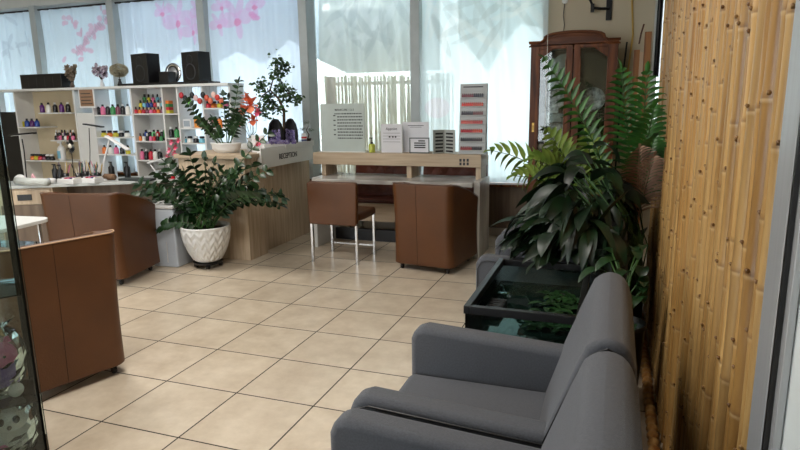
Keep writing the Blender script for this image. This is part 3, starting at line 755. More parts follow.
tub_from_back((-4.54, 3.66, 0), (-3.88, 3.80, 0), 'wide tan leather tub chair at the nail table, behind the nearest one', h=.80, dep=.60)

# ------------------------------------------------------------------ chrome-legged chair
def side_chair(loc, rz, label, group=None):
    t = thing('side_chair', label, 'chair', loc, rz, group)
    m = MB(); poly = [(-.245, .38), (.245, .38), (.26, .77), (.24, .79), (-.24, .79), (-.26, .77)]
    m.prism(poly, -.235, -.175, 'y'); m.build('backrest', TAN, t, bevel=.015, seg=3)
    m = MB(); m.bb(-.25, .25, -.17, .26, .41, .49); m.build('seat', TAN, t, bevel=.025, seg=4)
    for s in (-1, 1):
        MB().bb(s*.235-.013, s*.235+.013, -.215, -.19, 0, .40).build('leg', CHROME, t, bevel=.003)
        MB().bb(s*.235-.013, s*.235+.013, .215, .24, 0, .42).build('leg', CHROME, t, bevel=.003)
    m = MB(); m.bb(-.235, .235, -.212, -.193, .385, .402); m.bb(-.222, .222, .22, .235, .09, .105); m.build('frame', CHROME, t)
    return t
side_chair((-2.48, 5.23, 0), .0, 'low-backed tan chair with chrome legs at the left of the white desk')

# ------------------------------------------------------------------ white manicure desk
t = thing('manicure_desk', 'long pale desk with a raised oak-look shelf holding signs, below the windows', 'desk', (-2.07, 5.8, 0))
def b2(a, nm, mm, **k): return MB().bb(*a).build(nm, mm, t, world=True, **k)
b2((-2.95, -1.25, 5.50, 6.10, .71, .75), 'tabletop', MARBLE, bevel=.004)
b2((-2.99, -2.95, 5.58, 6.10, 0, .75), 'side_panel', WHITE, bevel=.004)
b2((-1.25, -1.19, 5.56, 6.02, 0, .76), 'side_panel', MARBLE, bevel=.004)
for x in (-2.97, -2.0, -1.28): b2((x, x+.05, 5.78, 6.05, .75, .875), 'upright', WOODL)
b2((-3.05, -1.22, 5.74, 6.08, .875, 1.0), 'raised_shelf', WOODLH, bevel=.004)
b2((-2.95, -1.25, 6.04, 6.07, .22, .42), 'modesty_panel', WOODLH)
b2((-2.95, -1.25, 6.02, 6.08, 0, .13), 'foot_panel', BLACKP)
m = MB()
for i in range(3):
    for j in range(2):
        p = ay(460.5+i*3.6, 160.3+j*3.6, 5.74); m.bb(p.x-.011, p.x+.011, 5.738, 5.741, p.z-.014, p.z+.014)
m.build('socket_slots', BLACKP, t, world=True)
m = MB(); rn = random.Random(2)
# quilted bench + tan stool behind
QUILT = mat('red_brown_vinyl', (104, 48, 30), .45, var=.12, scale=20)
def bench(x0, x1, y0, lbl):
    t = thing('padded_bench', lbl, 'bench', ((x0+x1)/2, y0+.1, 0), 0, 'padded benches behind the desk')
    m = MB(); n = 26; nzz = 10; vs = []
    for j in range(nzz+1):
        for i in range(n+1):
            u = i*(x1-x0)/n; z = .5+.5*j/nzz*.86
            vs.append((x0+u, y0-.012*abs(math.sin((u*20+j*.9))*math.sin((u*20-j*.9))), z))
    m.add(vs, [(j*(n+1)+i, j*(n+1)+i+1, (j+1)*(n+1)+i+1, (j+1)*(n+1)+i) for j in range(nzz) for i in range(n)])
    m.bb(x0, x1, y0+.002, y0+.08, .45, .93); m.build('backrest', QUILT, t, world=True, smooth=False)
    MB().bb(x0, x1, y0-.30, y0-.02, .38, .46).build('seat', QUILT, t, world=True, bevel=.02)
    for x in (x0+.04, x1-.04): MB().bb(x-.02, x+.02, y0-.28, y0-.24, 0, .38).build('leg', CHROME, t, world=True); MB().bb(x-.02, x+.02, y0+.02, y0+.06, 0, .45).build('leg', CHROME, t, world=True)
bench(-2.85, -2.08, 6.42, 'red-brown quilted bench seen through the left gap of the desk shelf')
bench(-2.02, -1.3, 6.42, 'red-brown quilted bench seen through the right gap of the desk shelf')

# signs on the desk
DY = 5.86; DZ = 1.0
INK = col((40, 40, 44))
def px_panel(x0, x1, y0, y1, Y=DY, zb=DZ):
    a = ay(x0, y0, Y); b = ay(x1, y1, Y); return a.x, b.x, a.z
def board(nm, lbl, cat, x0, x1, ytop, m_, th=.012, Y=DY, zb=DZ, rz=0, group=None):
    a, b, zt = px_panel(x0, x1, ytop, ytop, Y)
    cx = (a+b)/2; t = thing(nm, lbl, cat, (cx, Y, zb), rz, group); w = b-a; h = zt-zb
    MB().bb(-w/2, w/2, -th/2, th/2, 0, h).build('board', m_, t, bevel=.001)
    return t, w, h
t, w, h = board('price_board', 'large pale price board with rows of small print at the left end of the desk', 'sign', 320, 364, 104, mat('pale_green_board', (176, 186, 182), .5, var=.03))
text('heading', 'MANICURE 1-2-3', .03, INK, t, Matrix.Translation((.03, -.0075, h-.065)) @ RX())
rn = random.Random(4)
m = MB()
for r_ in range(9):
    x = -w/2+.20 if r_ else -w/2+.17; z = h-.105-r_*.032
    while x < w/2-.03:
        l = rn.uniform(.008, .028); m.bb(x, min(x+l, w/2-.02), -.0075, -.006, z-.006, z+.006); x += l+.006
for r_ in range(5): m.bb(-w/2+.155, -w/2+.18, -.0075, -.006, h-.13-r_*.05, h-.118-r_*.05)
m.build('print', INK, t)
MB().bb(-w/2-.01, w/2+.01, -.04, .04, -.0, .008).build('foot', WHITE, t)
p = ay(372, 150, 5.84)
t = thing('sanitizer_bottle', 'yellow-green hand pump bottle beside the large price board', 'bottle', (p.x, 5.84, DZ))
m = MB(); m.lathe([(0, 0), (.032, 0), (.034, .01), (.034, .075), (.028, .09), (0, .09)], n=20); m.build('body', mat('yellow_gel', (186, 194, 84), .2, var=.05, spec=.6), t, smooth=True, )
m = MB(); m.lathe([(0, .09), (.013, .09), (.013, .11), (.005, .112), (.005, .15), (0, .15)], n=12); m.bb(-.03, .008, -.006, .006, .145, .155); m.build('pump', BLACKP, t)
PAPER = mat('white_card', (214, 214, 220), .6, var=.02)
t, w, h = board('notice_card', 'white notice card standing beside the yellow pump bottle', 'sign', 381, 402, 124, PAPER, .006, 5.86)
text('heading', 'Appoint', .038, INK, t, Matrix.Translation((0, -.0042, h-.05)) @ RX(), .0005)
m = MB()
for k in range(4):
    z = h-.095-k*.03; m.bb(-w/2+.02, w/2-.02, -.0042, -.003, z, z+.003)
for x in (-.03, .005, .035): m.bb(x, x+.018, -.0042, -.003, h-.14, h-.125)
m.build('print', INK, t)
t, w, h = board('notice_card', 'taller plain white card behind the small black-framed sign', 'sign', 402.5, 429, 122, PAPER, .006, 5.95)
m = MB(); m.bb(-w*.3, w*.3, -.0042, -.003, h-.04, h-.034); m.bb(-w*.22, w*.22, -.0042, -.003, h-.055, h-.051); m.build('print', INK, t)
t, w, h = board('framed_sign', 'small grey framed sign with black lines on the desk shelf', 'sign', 409.5, 429.5, 137.5, PAPER, .01, 5.82)
m = MB()
for a in ((-w/2, w/2, h-.012, h), (-w/2, w/2, 0, .012), (-w/2, -w/2+.01, 0, h), (w/2-.01, w/2, 0, h)): m.bb(a[0], a[1], -.009, -.004, a[2], a[3])
m.build('frame', col((100, 106, 108)), t)
m = MB()
for k, (a, b) in enumerate(((-.01, .06), (-.055, .065), (-.055, .065), (-.055, .065))): m.bb(a, b, -.0065, -.0048, h-.04-k*.022, h-.027-k*.022)
m.build('print', BLACKP, t)
p0, p1, p2 = ay(433, 128, 5.80), ay(444.5, 128, 5.90), ay(455, 128, 5.80)
t = thing('folding_brochure', 'grey two-panel folded display card with black rows of print', 'brochure', (p1.x, 5.9, DZ))
m = MB(); h = .235
pr = MB()
for (a, b) in ((p0, p1), (p1, p2)):
    a_ = Vector((a.x-p1.x, a.y-5.9, 0)); b_ = Vector((b.x-p1.x, b.y-5.9, 0)); d = (b_-a_); n = Vector((d.y, -d.x, 0)).normalized()*.004; L = d.length; d.normalize()
    m.add([a_+n, b_+n, b_-n, a_-n]+[v+Vector((0, 0, h)) for v in (a_+n, b_+n, b_-n, a_-n)], [(0, 1, 2, 3), (7, 6, 5, 4), (0, 4, 5, 1), (1, 5, 6, 2), (2, 6, 7, 3), (3, 7, 4, 0)])
    for r_ in range(6):
        q0 = a_+d*L*.18+n*1.25; q1 = a_+d*L*.85+n*1.25; z = h-.03-r_*.035
        pr.add([q0+Vector((0, 0, z)), q1+Vector((0, 0, z)), q1+Vector((0, 0, z-.017)), q0+Vector((0, 0, z-.017))], [(0, 1, 2, 3)])
m.build('card', col((170, 174, 170)), t); pr.build('print', BLACKP, t)
# nail polish colour display
a, b, zt = px_panel(460, 487, 84, 84, 5.85)
t = thing('polish_colour_display', 'tall grey display tower with rows of red, pink and dark nail colours', 'display stand', ((a+b)/2, 5.85, DZ)); w = b-a; h = zt-DZ
lean = .05
m = MB(); m.prism([(-.05, 0), (.055, 0), (.055, h), (.02, h)], -w/2, w/2, 'x'); m.build('body', col((172, 176, 178)), t, bevel=.003)
reds = [(150, 30, 50), (215, 60, 50), (60, 40, 50), (225, 110, 90), (190, 30, 40), (60, 60, 70), (130, 50, 60)]
rowc = [[(30, 30, 34)]*2, [(120, 50, 60), (30, 26, 40)], [(220, 60, 45), (200, 80, 60)], [(50, 40, 48), (120, 70, 70)], [(210, 90, 80), (190, 60, 60)], [(180, 30, 40), (210, 80, 60)], [(40, 40, 44), (60, 50, 50)], [(150, 60, 60), (50, 40, 40)]]
rn = random.Random(8)
for r_ in range(8):
    z = h-.03-r_*(h-.05)/7.4; yf = -.05+.07*(z/h)
    if r_ == 0:
        MB().bb(-w/2+.03, w/2-.04, yf-.004, yf+.004, z-.005, z+.005).build('heading', INK, t); continue
    for c_ in range(2):
        m = MB()
        for k in range(5+(c_ == 0)):
            x = -w/2+.02+(w-.05)*(k+c_*6)/11.0
            m.mi = 0; m.bb(x, x+.0165, yf-.012, yf+.004, z-.014, z+.012); m.bb(x+.004, x+.012, yf-.009, yf+.001, z+.012, z+.022)
        m.build('sample_row', col(rowc[r_][c_], .25), t)
    MB().bb(-w/2+.01, w/2-.01, yf-.018, yf+.006, z-.018, z-.015).build('ledge', WHITE, t)

# ------------------------------------------------------------------ reception counter
t = thing('reception_counter', 'pale oak-look reception counter with a white fascia reading reception', 'reception desk', (-3.6, 5.6, 0))
b2((-4.10, -3.33, 4.88, 5.20, 0, 1.00), 'front_cabinet', WOODL, bevel=.003)
b2((-4.13, -3.30, 4.85, 5.56, 1.00, 1.04), 'front_top', WOODLH, bevel=.004)
b2((-3.95, -3.40, 5.20, 6.30, 0, .88), 'side_body', WOODL, bevel=.003)
b2((-3.33, -3.28, 5.10, 6.18, .885, 1.085), 'fascia', WHITE, bevel=.003)
b2((-3.85, -3.27, 5.565, 6.20, 1.042, 1.10), 'counter_top', WHITE, bevel=.004)
b2((-3.385, -3.335, 5.15, 6.15, .882, 1.0), 'fascia_batten', WOODL)
Mx = Matrix.Translation((-3.2785+3.6, 5.62-5.6, .975)) @ Matrix.Rotation(PI/2, 4, 'Z') @ RX()
text('lettering', 'RECEPTION', .078, INK, t, Mx, .0012, sx=.92)

# bowl planter with spiky fern
p = az(231, 152, 1.04)
RP = (p.x, 5.12, 1.04)
t = thing('bowl_planter', 'shallow white oval bowl planted with dark spiky stems, on the reception counter', 'planter', RP)
m = MB(); m.X = Matrix.Diagonal((1.0, .7, 1, 1))
m.lathe([(0, 0), (.11, 0), (.155, .045), (.16, .085), (.168, .09), (.168, .10), (.15, .10), (.145, .05), (.1, .02), (0, .02)], n=32); m.build('bowl', WHITEC, t, smooth=True)
m = MB(); m.X = Matrix.Diagonal((1.0, .7, 1, 1)); m.lathe([(0, .085), (.148, .085), (.14, .07), (0, .07)], n=24); m.build('soil', SOIL, t)
rn = random.Random(31); m = MB(); sm = MB()
def zstem(m, sm, b, d, L, ll, lw, n=9, dro=.3, st=.1):
    p = Vector(b); d = Vector(d).normalized(); pts = [p.copy()]
    side = d.cross(Vector((rn.random()-.5, rn.random()-.5, .1))).normalized()
    for i in range(n):
        p = p+d*L/n; d = (d+Vector((0, 0, -dro/n))).normalized(); pts.append(p.copy())
        if i/n > st:
            for s in (-1, 1): m.leaf(p+d*(.004*s), d*.55+side*s+Vector((0, 0, .12)), ll*rn.uniform(.8, 1.1), lw, .35, .15, 4, .75, s*rn.uniform(.3, 1.3))
    m.leaf(p, d, ll, lw, .1, .15, 4)
    sm.tube(pts, [.006*(1-.6*i/n) for i in range(n+1)], 6)
for tgt, ll in (((190, 108), .05), ((241, 84), .045), ((222, 96), .045), ((200, 128), .05), ((228, 100), .05), ((247, 118), .05), ((212, 122), .045), ((236, 116), .045)):
    q = ay(tgt[0], tgt[1], RP[1]+rn.uniform(-.06, .06)); d = q-Vector(RP)-Vector((0, 0, .08)); b0 = (d.x*.2, rn.uniform(-.04, .04), .08)
    zstem(m, sm, b0, (d.x*.8, d.y, d.z+.08), d.length*1.0, ll*1.5, .042, 11, .15)
m.build('foliage', ZLEAF, t, smooth=True, fixn=False); sm.build('stems', STEMG, t, smooth=True)
# orange flowers
def flower(m, c, r, nrm=(0, -1, .2), n=6):
    c = Vector(c); nrm = Vector(nrm).normalized(); a0 = nrm.orthogonal().normalized(); b0 = nrm.cross(a0)
    for k in range(n):
        a = 2*PI*k/n; d = a0*math.cos(a)+b0*math.sin(a)+nrm*.35; m.leaf(c, d, r, r*.8, .1, .12, 4, .9, k*.0)
t = thing('orange_lily_bunch', 'bunch of orange and pink lilies in a vase beside the bowl planter', 'flowers', (ay(250, 140, 5.3).x, 5.30, 1.04))
MB().lathe([(0, 0), (.03, 0), (.035, .03), (.025, .11), (.032, .14), (.028, .14), (.02, .11), (0, .02)], n=18).build('vase', WHITEC, t, smooth=True)
m = MB(); m2 = MB(); sm = MB(); L = MATS[t.name].inverted(); stem0 = Vector((0, 0, .13))
for (x, y, r, mm) in ((250, 105, .115, m), (253, 120, .075, m), (242, 110, .075, m), (239, 123, .06, m2), (246, 97, .06, m), (257, 112, .06, m2)):
    q = L @ ay(x, y, 5.22); flower(mm, q, r, (.1, -1, .35)); flower(mm, q+Vector((0, .01, 0)), r*.7, (-.1, -1, .1), 5); sm.tube([stem0, (q.x*.5, .0, .2), q], .003, 5)
m.build('blooms', PETO, t, smooth=True, fixn=False); m2.build('pink_blooms', PETP, t, smooth=True, fixn=False); sm.build('stems', STEMG, t)
# card with pink flower picture
a = ay(252, 125, 5.18)
tag(MB().bb(-.075, .075, -.006, .006, 0, .17).build('greeting_box', WHITE, loc=(ay(258, 140, 5.2).x, 5.20, 1.04), bevel=.003), 'white gift box with a bright pink flower, in front of the geode', 'box')
gb = [o for o in C.objects if o.name == 'greeting_box'][0]; m = MB(); flower(m, (.01, -.008, .11), .05, (0, -1, 0), 5); flower(m, (-.01, -.008, .06), .04, (0, -1, 0), 5); m.build('pink_flower', PETP, gb, fixn=False)
# bonsai-like tree behind
tp = (ay(284, 136, 6.0).x, 6.0, 1.10)
t = thing('ficus_tree', 'small leafy tree with a curved trunk behind the amethyst geode', 'potted tree', tp)
MB().lathe([(0, 0), (.07, 0), (.09, .09), (.095, .09), (.08, .085), (.06, .02), (0, .02)], n=20).build('pot', col((60, 48, 40)), t, smooth=True)
L = MATS[t.name].inverted(); rn = random.Random(77); sm = MB(); m = MB()
def Q(x, y, dy=0): return L @ ay(x, y, 6.0+dy)
sm.tube([(0, 0, .05), Q(284, 110), Q(278, 98), Q(270, 90), Q(274, 76)], [.018, .016, .013, .01, .006], 8)
sm.tube([Q(278, 98), Q(288, 93), Q(297, 92)], [.011, .008, .004], 6); sm.tube([Q(270, 90), Q(262, 96), Q(258, 105)], [.009, .006, .004], 6); sm.tube([Q(274, 76), Q(278, 62)], [.006, .004], 6); sm.tube([Q(284, 110), Q(272, 108), Q(262, 112)], [.009, .006, .004], 6)
for (x, y, rx_, rz_, n) in ((277, 62, 8, 6, 60), (276, 74, 7, 7, 60), (262, 86, 8, 7, 80), (290, 96, 11, 7, 110), (268, 100, 9, 8, 100), (262, 112, 8, 6, 60), (298, 99, 5, 5, 40), (280, 88, 8, 6, 90), (275, 108, 12, 6, 90), (284, 68, 7, 6, 60)):
    for k in range(n):
        q = Q(x+rn.gauss(0, rx_*.5), y+rn.gauss(0, rz_*.5), rn.gauss(0, .05)); a = rn.random()*2*PI
        m.leaf(q, (math.cos(a), math.sin(a), rn.uniform(-.5, .6)), rn.uniform(.035, .055), .034, .4, .1, 3, 1, rn.uniform(-1.5, 1.5))
m.build('foliage', BONS, t, smooth=True, fixn=False); sm.build('trunk', BARK, t, smooth=True)
# amethyst geodes
def geode(px, py, Y, r, h, lbl, zb=1.1):
    loc = (ay(px, py, Y).x, Y, zb); t = thing('amethyst_geode', lbl, 'crystal', loc, 0, 'amethyst geodes on the reception counter')
    rn = random.Random(int(px)); m = MB(); n = 20; vs = []; fs = []
    prof = [(1, 0), (1.05, .25), (1, .5), (.8, .78), (.4, .97), (.02, 1)]
    for (q, z) in prof:
        for k in range(n+1):
            a = -.15*PI+1.3*PI*k/n; rr = r*q*(1+.08*rn.random()); vs.append((rr*math.cos(a), rr*math.sin(a)*.75, z*h))
    m.add(vs, [(j*(n+1)+i, j*(n+1)+i+1, (j+1)*(n+1)+i+1, (j+1)*(n+1)+i) for j in range(len(prof)-1) for i in range(n)])
    o = m.build('rock_shell', mat('dark_rock', (34, 34, 38), .7, var=.3, scale=30, bump=.5), t); o.modifiers.new('s', 'SOLIDIFY').thickness = .012
    m = MB()
    for k in range(170):
        a = rn.uniform(.0, PI); z = rn.random()**1.2*.55; q = math.sqrt(max(.05, 1-z*z))*.86; p = Vector((r*q*math.cos(a), r*q*math.sin(a)*.75, max(.012, z*h*.9)))
        d = Vector((-math.cos(a)*.5, -.9, rn.uniform(0, .7))).normalized(); s = rn.uniform(.006, .013)
        m.tube([p, p+d*s*2.2, p+d*s*3.3], [s, s*.9, .0006], 6)
    m.build('crystals', AMETH, t)
geode(276, 136, 5.66, .085, .26, 'left amethyst geode with purple crystals inside a dark rock hood')
geode(291, 136, 5.80, .075, .26, 'right amethyst geode, narrower, next to the striped jar')
m = MB(); rn = random.Random(4)
for k in range(90):
    x, y = rn.gauss(0, .07), rn.gauss(0, .03); s = rn.uniform(.007, .014); d = Vector((rn.gauss(0, .4), rn.gauss(0, .4), 1)).normalized(); p = Vector((x, y, 0.0)); m.tube([p, p+d*s*2, p+d*s*3.4], [s, s*.9, .0006], 6)
tag(m.build('crystal_cluster', AMETH, loc=(ay(280, 138, 5.60).x-.02, 5.606, 1.102)), 'low heap of pale purple crystals in front of the geodes', 'crystal')
p = ay(304, 136, 5.9)
t = thing('striped_jar', 'small white jar with red and blue bands at the end of the reception counter', 'jar', (p.x, 5.90, 1.1))
MB().lathe([(0, 0), (.028, 0), (.03, .01), (.03, .07), (.026, .08), (0, .08)], n=18).build('body', WHITEP, t, smooth=True)
MB().lathe([(.0305, .012), (.0305, .03)], n=18).build('blue_band', col((50, 70, 130)), t); MB().lathe([(.0305, .04), (.0305, .06)], n=18).build('red_band', col((190, 50, 50)), t)
MB().lathe([(0, .08), (.024, .08), (.024, .095), (0, .095)], n=18).build('lid', WHITEP, t)
p = ay(309, 136, 6.08)
t = thing('small_bonsai', 'small dark cloud-pruned bonsai at the far end of the reception counter', 'bonsai', (p.x-.02, 6.08, 1.1))
L = MATS[t.name].inverted(); sm = MB(); m = MB(); MB().lathe([(0, 0), (.035, 0), (.045, .03), (.04, .03), (0, .02)], n=16).build('pot', BLACKP, t)
sm.tube([(0, 0, .02), (.02, 0, .07), (-.01, 0, .12), (.02, 0, .17)], [.008, .007, .005, .003], 6); sm.build('trunk', BARK, t)
for (x, z, r) in ((.0, .2, .05), (-.05, .13, .04), (.05, .12, .04)):
    for k in range(60):
        a = rn.random()*2*PI; q = Vector((x+rn.gauss(0, r*.5), rn.gauss(0, r*.4), z+rn.gauss(0, r*.25))); m.leaf(q, (math.cos(a), math.sin(a), .4), .02, .012, .2, .1, 3)
m.build('foliage', BONS, t, smooth=True, fixn=False)

# ------------------------------------------------------------------ white pot with ZZ plant
PX, PY_ = -3.60, 4.58
t = thing('zz_plant', 'glossy dark-leaved plant in a large white pot with a leaf-relief pattern', 'potted plant', (PX, PY_, 0))
def relief(r, z, a):
    if z < .08 or r < .05: return r
    k = a*8/(PI)*1.0; ph = (k % 1)-.5
    return r+.006*math.sin((z*70)+abs(ph)*9)
prof = [(0, .06), (.10, .06)]+[(.11+.115*math.sin(min(1, (i/24))*PI/2)**.8, .06+.33*i/24) for i in range(1, 25)]+[(.228, .395), (.222, .405), (.205, .40), (.2, .36), (.1, .08), (0, .08)]
MB().lathe(prof, n=128, fn=lambda r, z, a: relief(r, z, a) if (r > .12 and .08 < z < .385 and r != .2 and r != .1) else r).build('pot', WHITEC, t, smooth=True)
MB().lathe([(0, .36), (.2, .36), (.19, .34), (0, .34)], n=24).build('soil', SOIL, t)
m = MB(); m.lathe([(0, .04), (.13, .04), (.14, .058), (0, .058)], n=24)
m.build('pot_trolley', BLACKP, t)
for k in range(4):
    a = k*PI/2+.6; m = MB(); m.tube([(math.cos(a)*.11-.012, math.sin(a)*.11, .02), (math.cos(a)*.11+.012, math.sin(a)*.11, .02)], .02, 12); m.build('wheel', BLACKP, t)
rn = random.Random(13); m = MB(); sm = MB()
for tgt in ((152, 196), (158, 222), (170, 172), (150, 210), (178, 172), (192, 164), (205, 168), (213, 172), (222, 180), (235, 178), (262, 178), (272, 200), (276, 212), (262, 145), (245, 182), (168, 190), (186, 180), (200, 184), (226, 185), (255, 195), (160, 180), (145, 190), (174, 205), (210, 182), (238, 192), (248, 174), (270, 208), (165, 232), (183, 190), (218, 178), (196, 194), (232, 178), (150, 215), (140, 200), (258, 205), (278, 205)):
    Yt = PY_+rn.uniform(-.28, .25); q = ay(tgt[0], tgt[1], Yt); b0 = Vector((rn.uniform(-.09, .09), rn.uniform(-.09, .09), .36)); d = q-Vector((PX, PY_, 0))-b0
    out = math.hypot(d.x, d.y); Ln = d.length*1.12
    zstem(m, sm, b0, (d.x, d.y, d.z+out*.75), Ln, .095, .056, 11, .9*out/max(.2, Ln)*1.5, .15)
m.build('foliage', ZLEAF, t, smooth=True, fixn=False); sm.build('stems', STEMG, t, smooth=True)
# white bin
t = thing('pedal_bin', 'tall white bin between the nail table and the large white pot', 'bin', (-3.985, 4.57, 0), .08)
MB().prism([(-.15, 0), (.13, 0), (.12, .56), (-.17, .56)], -.13, .13, 'y').build('body', mat('pale_grey_plastic', (188, 196, 206), .3, var=.03), t, bevel=.015, seg=3)
MB().bb(-.175, .125, -.135, .135, .562, .6).build('lid', WHITEP, t, bevel=.012, seg=3)
MB().tube([(.02, -.135, .05), (.035, -.145, .25), (.03, -.14, .05)], .003, 5).build('cord', col((220, 220, 220)), t)

# ------------------------------------------------------------------ nail table
e0, e1 = az(-10, 187, .75), az(178, 179.5, .75); d = Vector((e1.x-e0.x, e1.y-e0.y, 0)); LT = d.length; rzT = math.atan2(d.y, d.x); d.normalize()
e0 = e0-d*.5; LT += .5
t = thing('nail_table', 'long pale nail table crowded with lamps and brushes, in front of the white shelves', 'table', (e0.x, e0.y, 0), rzT)
NT = t; TW = .5
MB().bb(0, LT, 0, TW, .72, .75).build('tabletop', mat('grey_top', (184, 188, 186), .3, var=.03), t, bevel=.004)
MB().bb(.55, 1.05, .02, TW-.02, 0, .715).build('drawer_unit', WOODL, t, bevel=.003)
d_ = MB().bb(.57, 1.03, .0, .019, .56, .70).build('drawer', WOODL, t, bevel=.003)
MB().bb(.73, .86, -.008, -.0, .60, .66).build('handle', BLACKP, d_, bevel=.002)
MB().bb(.57, 1.03, .0, .019, .05, .55).build('door', WOODG, t, bevel=.003)
MB().bb(LT-.06, LT-.02, .04, TW-.04, 0, .715).build('side_panel', WHITE, t)
MB().bb(1.06, LT-.07, TW-.06, TW-.03, .2, .715).build('modesty_panel', WOODG, t)
def onT(px, py, z=.75):
    p = az(px, py, z); return p
MT = MATS[t.name]; MTi = MT.inverted()
def tabpos(px, v=.25):
    # point on the tabletop at picture column px, v metres behind the front edge
    for k in range(400):
        q = MT @ Vector((k*LT/400, v, .75)); r = q-CO; zc = r.dot(F)
        if 400+FP*r.dot(RR)/zc >= px: return q
    return MT @ Vector((LT, v, .75))
def up_to(q, px, py):   # point above q with picture row py
    d = ray(px, py); Yv = q.y; return CO+d*(Yv/d.y)
def lamp(pts_px, v, name, lbl, m_, r=.008, head=None, base=.06):
    q = tabpos(pts_px[0][0], v); t = thing(name, lbl, 'lamp', tuple(q)); L = MATS[t.name].inverted()
    MB().lathe([(0, 0), (base, 0), (base, .015), (0, .02)], n=20).build('base', m_, t)
    pts = [Vector((0, 0, .015))]+[L @ up_to(q, x, y) for (x, y) in pts_px[1:]]
    MB().tube(pts, r, 8).build('arm', m_, t)
    if head:
        a, b = [L @ up_to(q, *h) for h in head[:2]]; dd = (b-a); m = MB(); c = (a+b)/2
        m.box(c, (dd.length, .05, head[2]), ry=-math.atan2(dd.z, dd.x)); m.build('lamp_head', m_, t, bevel=.006)
        m = MB(); m.box(c-Vector((0, 0, head[2]*.55)), (dd.length*.9, .035, .003), ry=-math.atan2(dd.z, dd.x)); m.build('light_strip', WHITEP, t)
    return t
lamp([(27, 180), (24, 150), (22, 139)], .3, 'desk_lamp', 'black desk lamp at the left end of the nail table', BLACKM, .006, ((11, 135), (35, 133), .018))
lamp([(90, 178), (90, 150), (89, 128)], .3, 'desk_lamp', 'tall thin-poled black lamp at the middle of the nail table', BLACKM, .004, ((84, 124), (103, 127), .014), .05)
lamp([(102, 178), (104, 162), (110, 138), (127, 150)], .22, 'desk_lamp', 'white folding arm lamp angled over the brush tray', WHITEP, .011, ((106, 136), (129, 150), .018))
lamp([(160, 180), (156, 172), (150, 164)], .30, 'desk_lamp', 'low white lamp at the right end of the nail table', WHITEP, .007, ((148, 163), (166, 158), .015))
def item(px, v, fn, nm, lbl, cat, group=None):
    q = tabpos(px, v); t = thing(nm, lbl, cat, tuple(q), 0, group); fn(t); return t
def f(t):
    m = MB(); m.X = Matrix.Scale(1, 4); m.ball((0, 0, .0), .09, 20, (1, .6, 1)); 
    m.v = [(x, y, max(0, z)) for x, y, z in m.v]; m.build('dome', WHITEP, t, smooth=True)
    MB().bb(-.03, .03, -.057, -.052, .0, .045).build('opening', BLACKP, t)
item(21, .25, f, 'nail_dryer', 'white dome-shaped nail dryer at the left end of the table', 'nail dryer')
def f(t):
    MB().tube([(-.02, 0, .04), (.40, 0, .04)], .038, 16).build('roll', mat('towel', (196, 200, 196), .9, var=.05, bump=.5, bscale=200), t, smooth=True)
item(18, .07, f, 'rolled_towel', 'long pale rolled towel lying along the front of the nail table', 'towel')
def f(t):
    MB().tube([(-.03, 0, .03), (.04, 0, .03)], .03, 14).build('pad', WHITEP, t, smooth=True); MB().ball((.0, -.035, .04), .022, 12).build('ball', col((30, 80, 170)), t, smooth=True)
item(51, .06, f, 'blue_buffer', 'blue round buffer on a white pad at the table edge', 'buffer')
def f(t):
    m = MB(); m.prism([(-.05, 0), (.06, 0), (-.01, .10)], -.01, .01, 'y'); m.build('wedge', col((226, 170, 180)), t, bevel=.004)
item(34, .2, f, 'pink_stand', 'pale pink triangular stand beside the white dome', 'stand')
def f(t):
    MB().lathe([(0, 0), (.04, 0), (.045, .15), (.03, .165), (.022, .19), (0, .19)], n=18).build('bottle', WHITEP, t, smooth=True)
    MB().bb(-.02, .02, -.047, -.044, .03, .13).build('label_panel', col((90, 160, 200)), t)
    m = MB(); m.lathe([(0, .19), (.015, .19), (.013, .22), (0, .22)], n=10); m.bb(-.045, .02, -.01, .01, .215, .24); m.build('trigger', WHITEP, t)
def shelfpt(px, py, Y): return ay(px, py, Y)
def f(t):
    MB().lathe([(0, 0), (.028, 0), (.03, .01), (.03, .12), (.014, .14), (.012, .17), (0, .17)], n=16).build('body', BLACKP, t, smooth=True); MB().bb(-.03, .012, -.006, .006, .17, .18).build('spout', BLACKP, t)
for px, v, l in ((56, .3, 'behind the pink stand, left of the duster'), (61, .18, 'in front of the black duster'), (112, .38, 'behind the brown rolled cloth'), (128, .3, 'behind the long charcoal case')):
    item(px, v, f, 'pump_bottle', 'black pump bottle %s' % l, 'bottle', 'black pump bottles on the nail table')
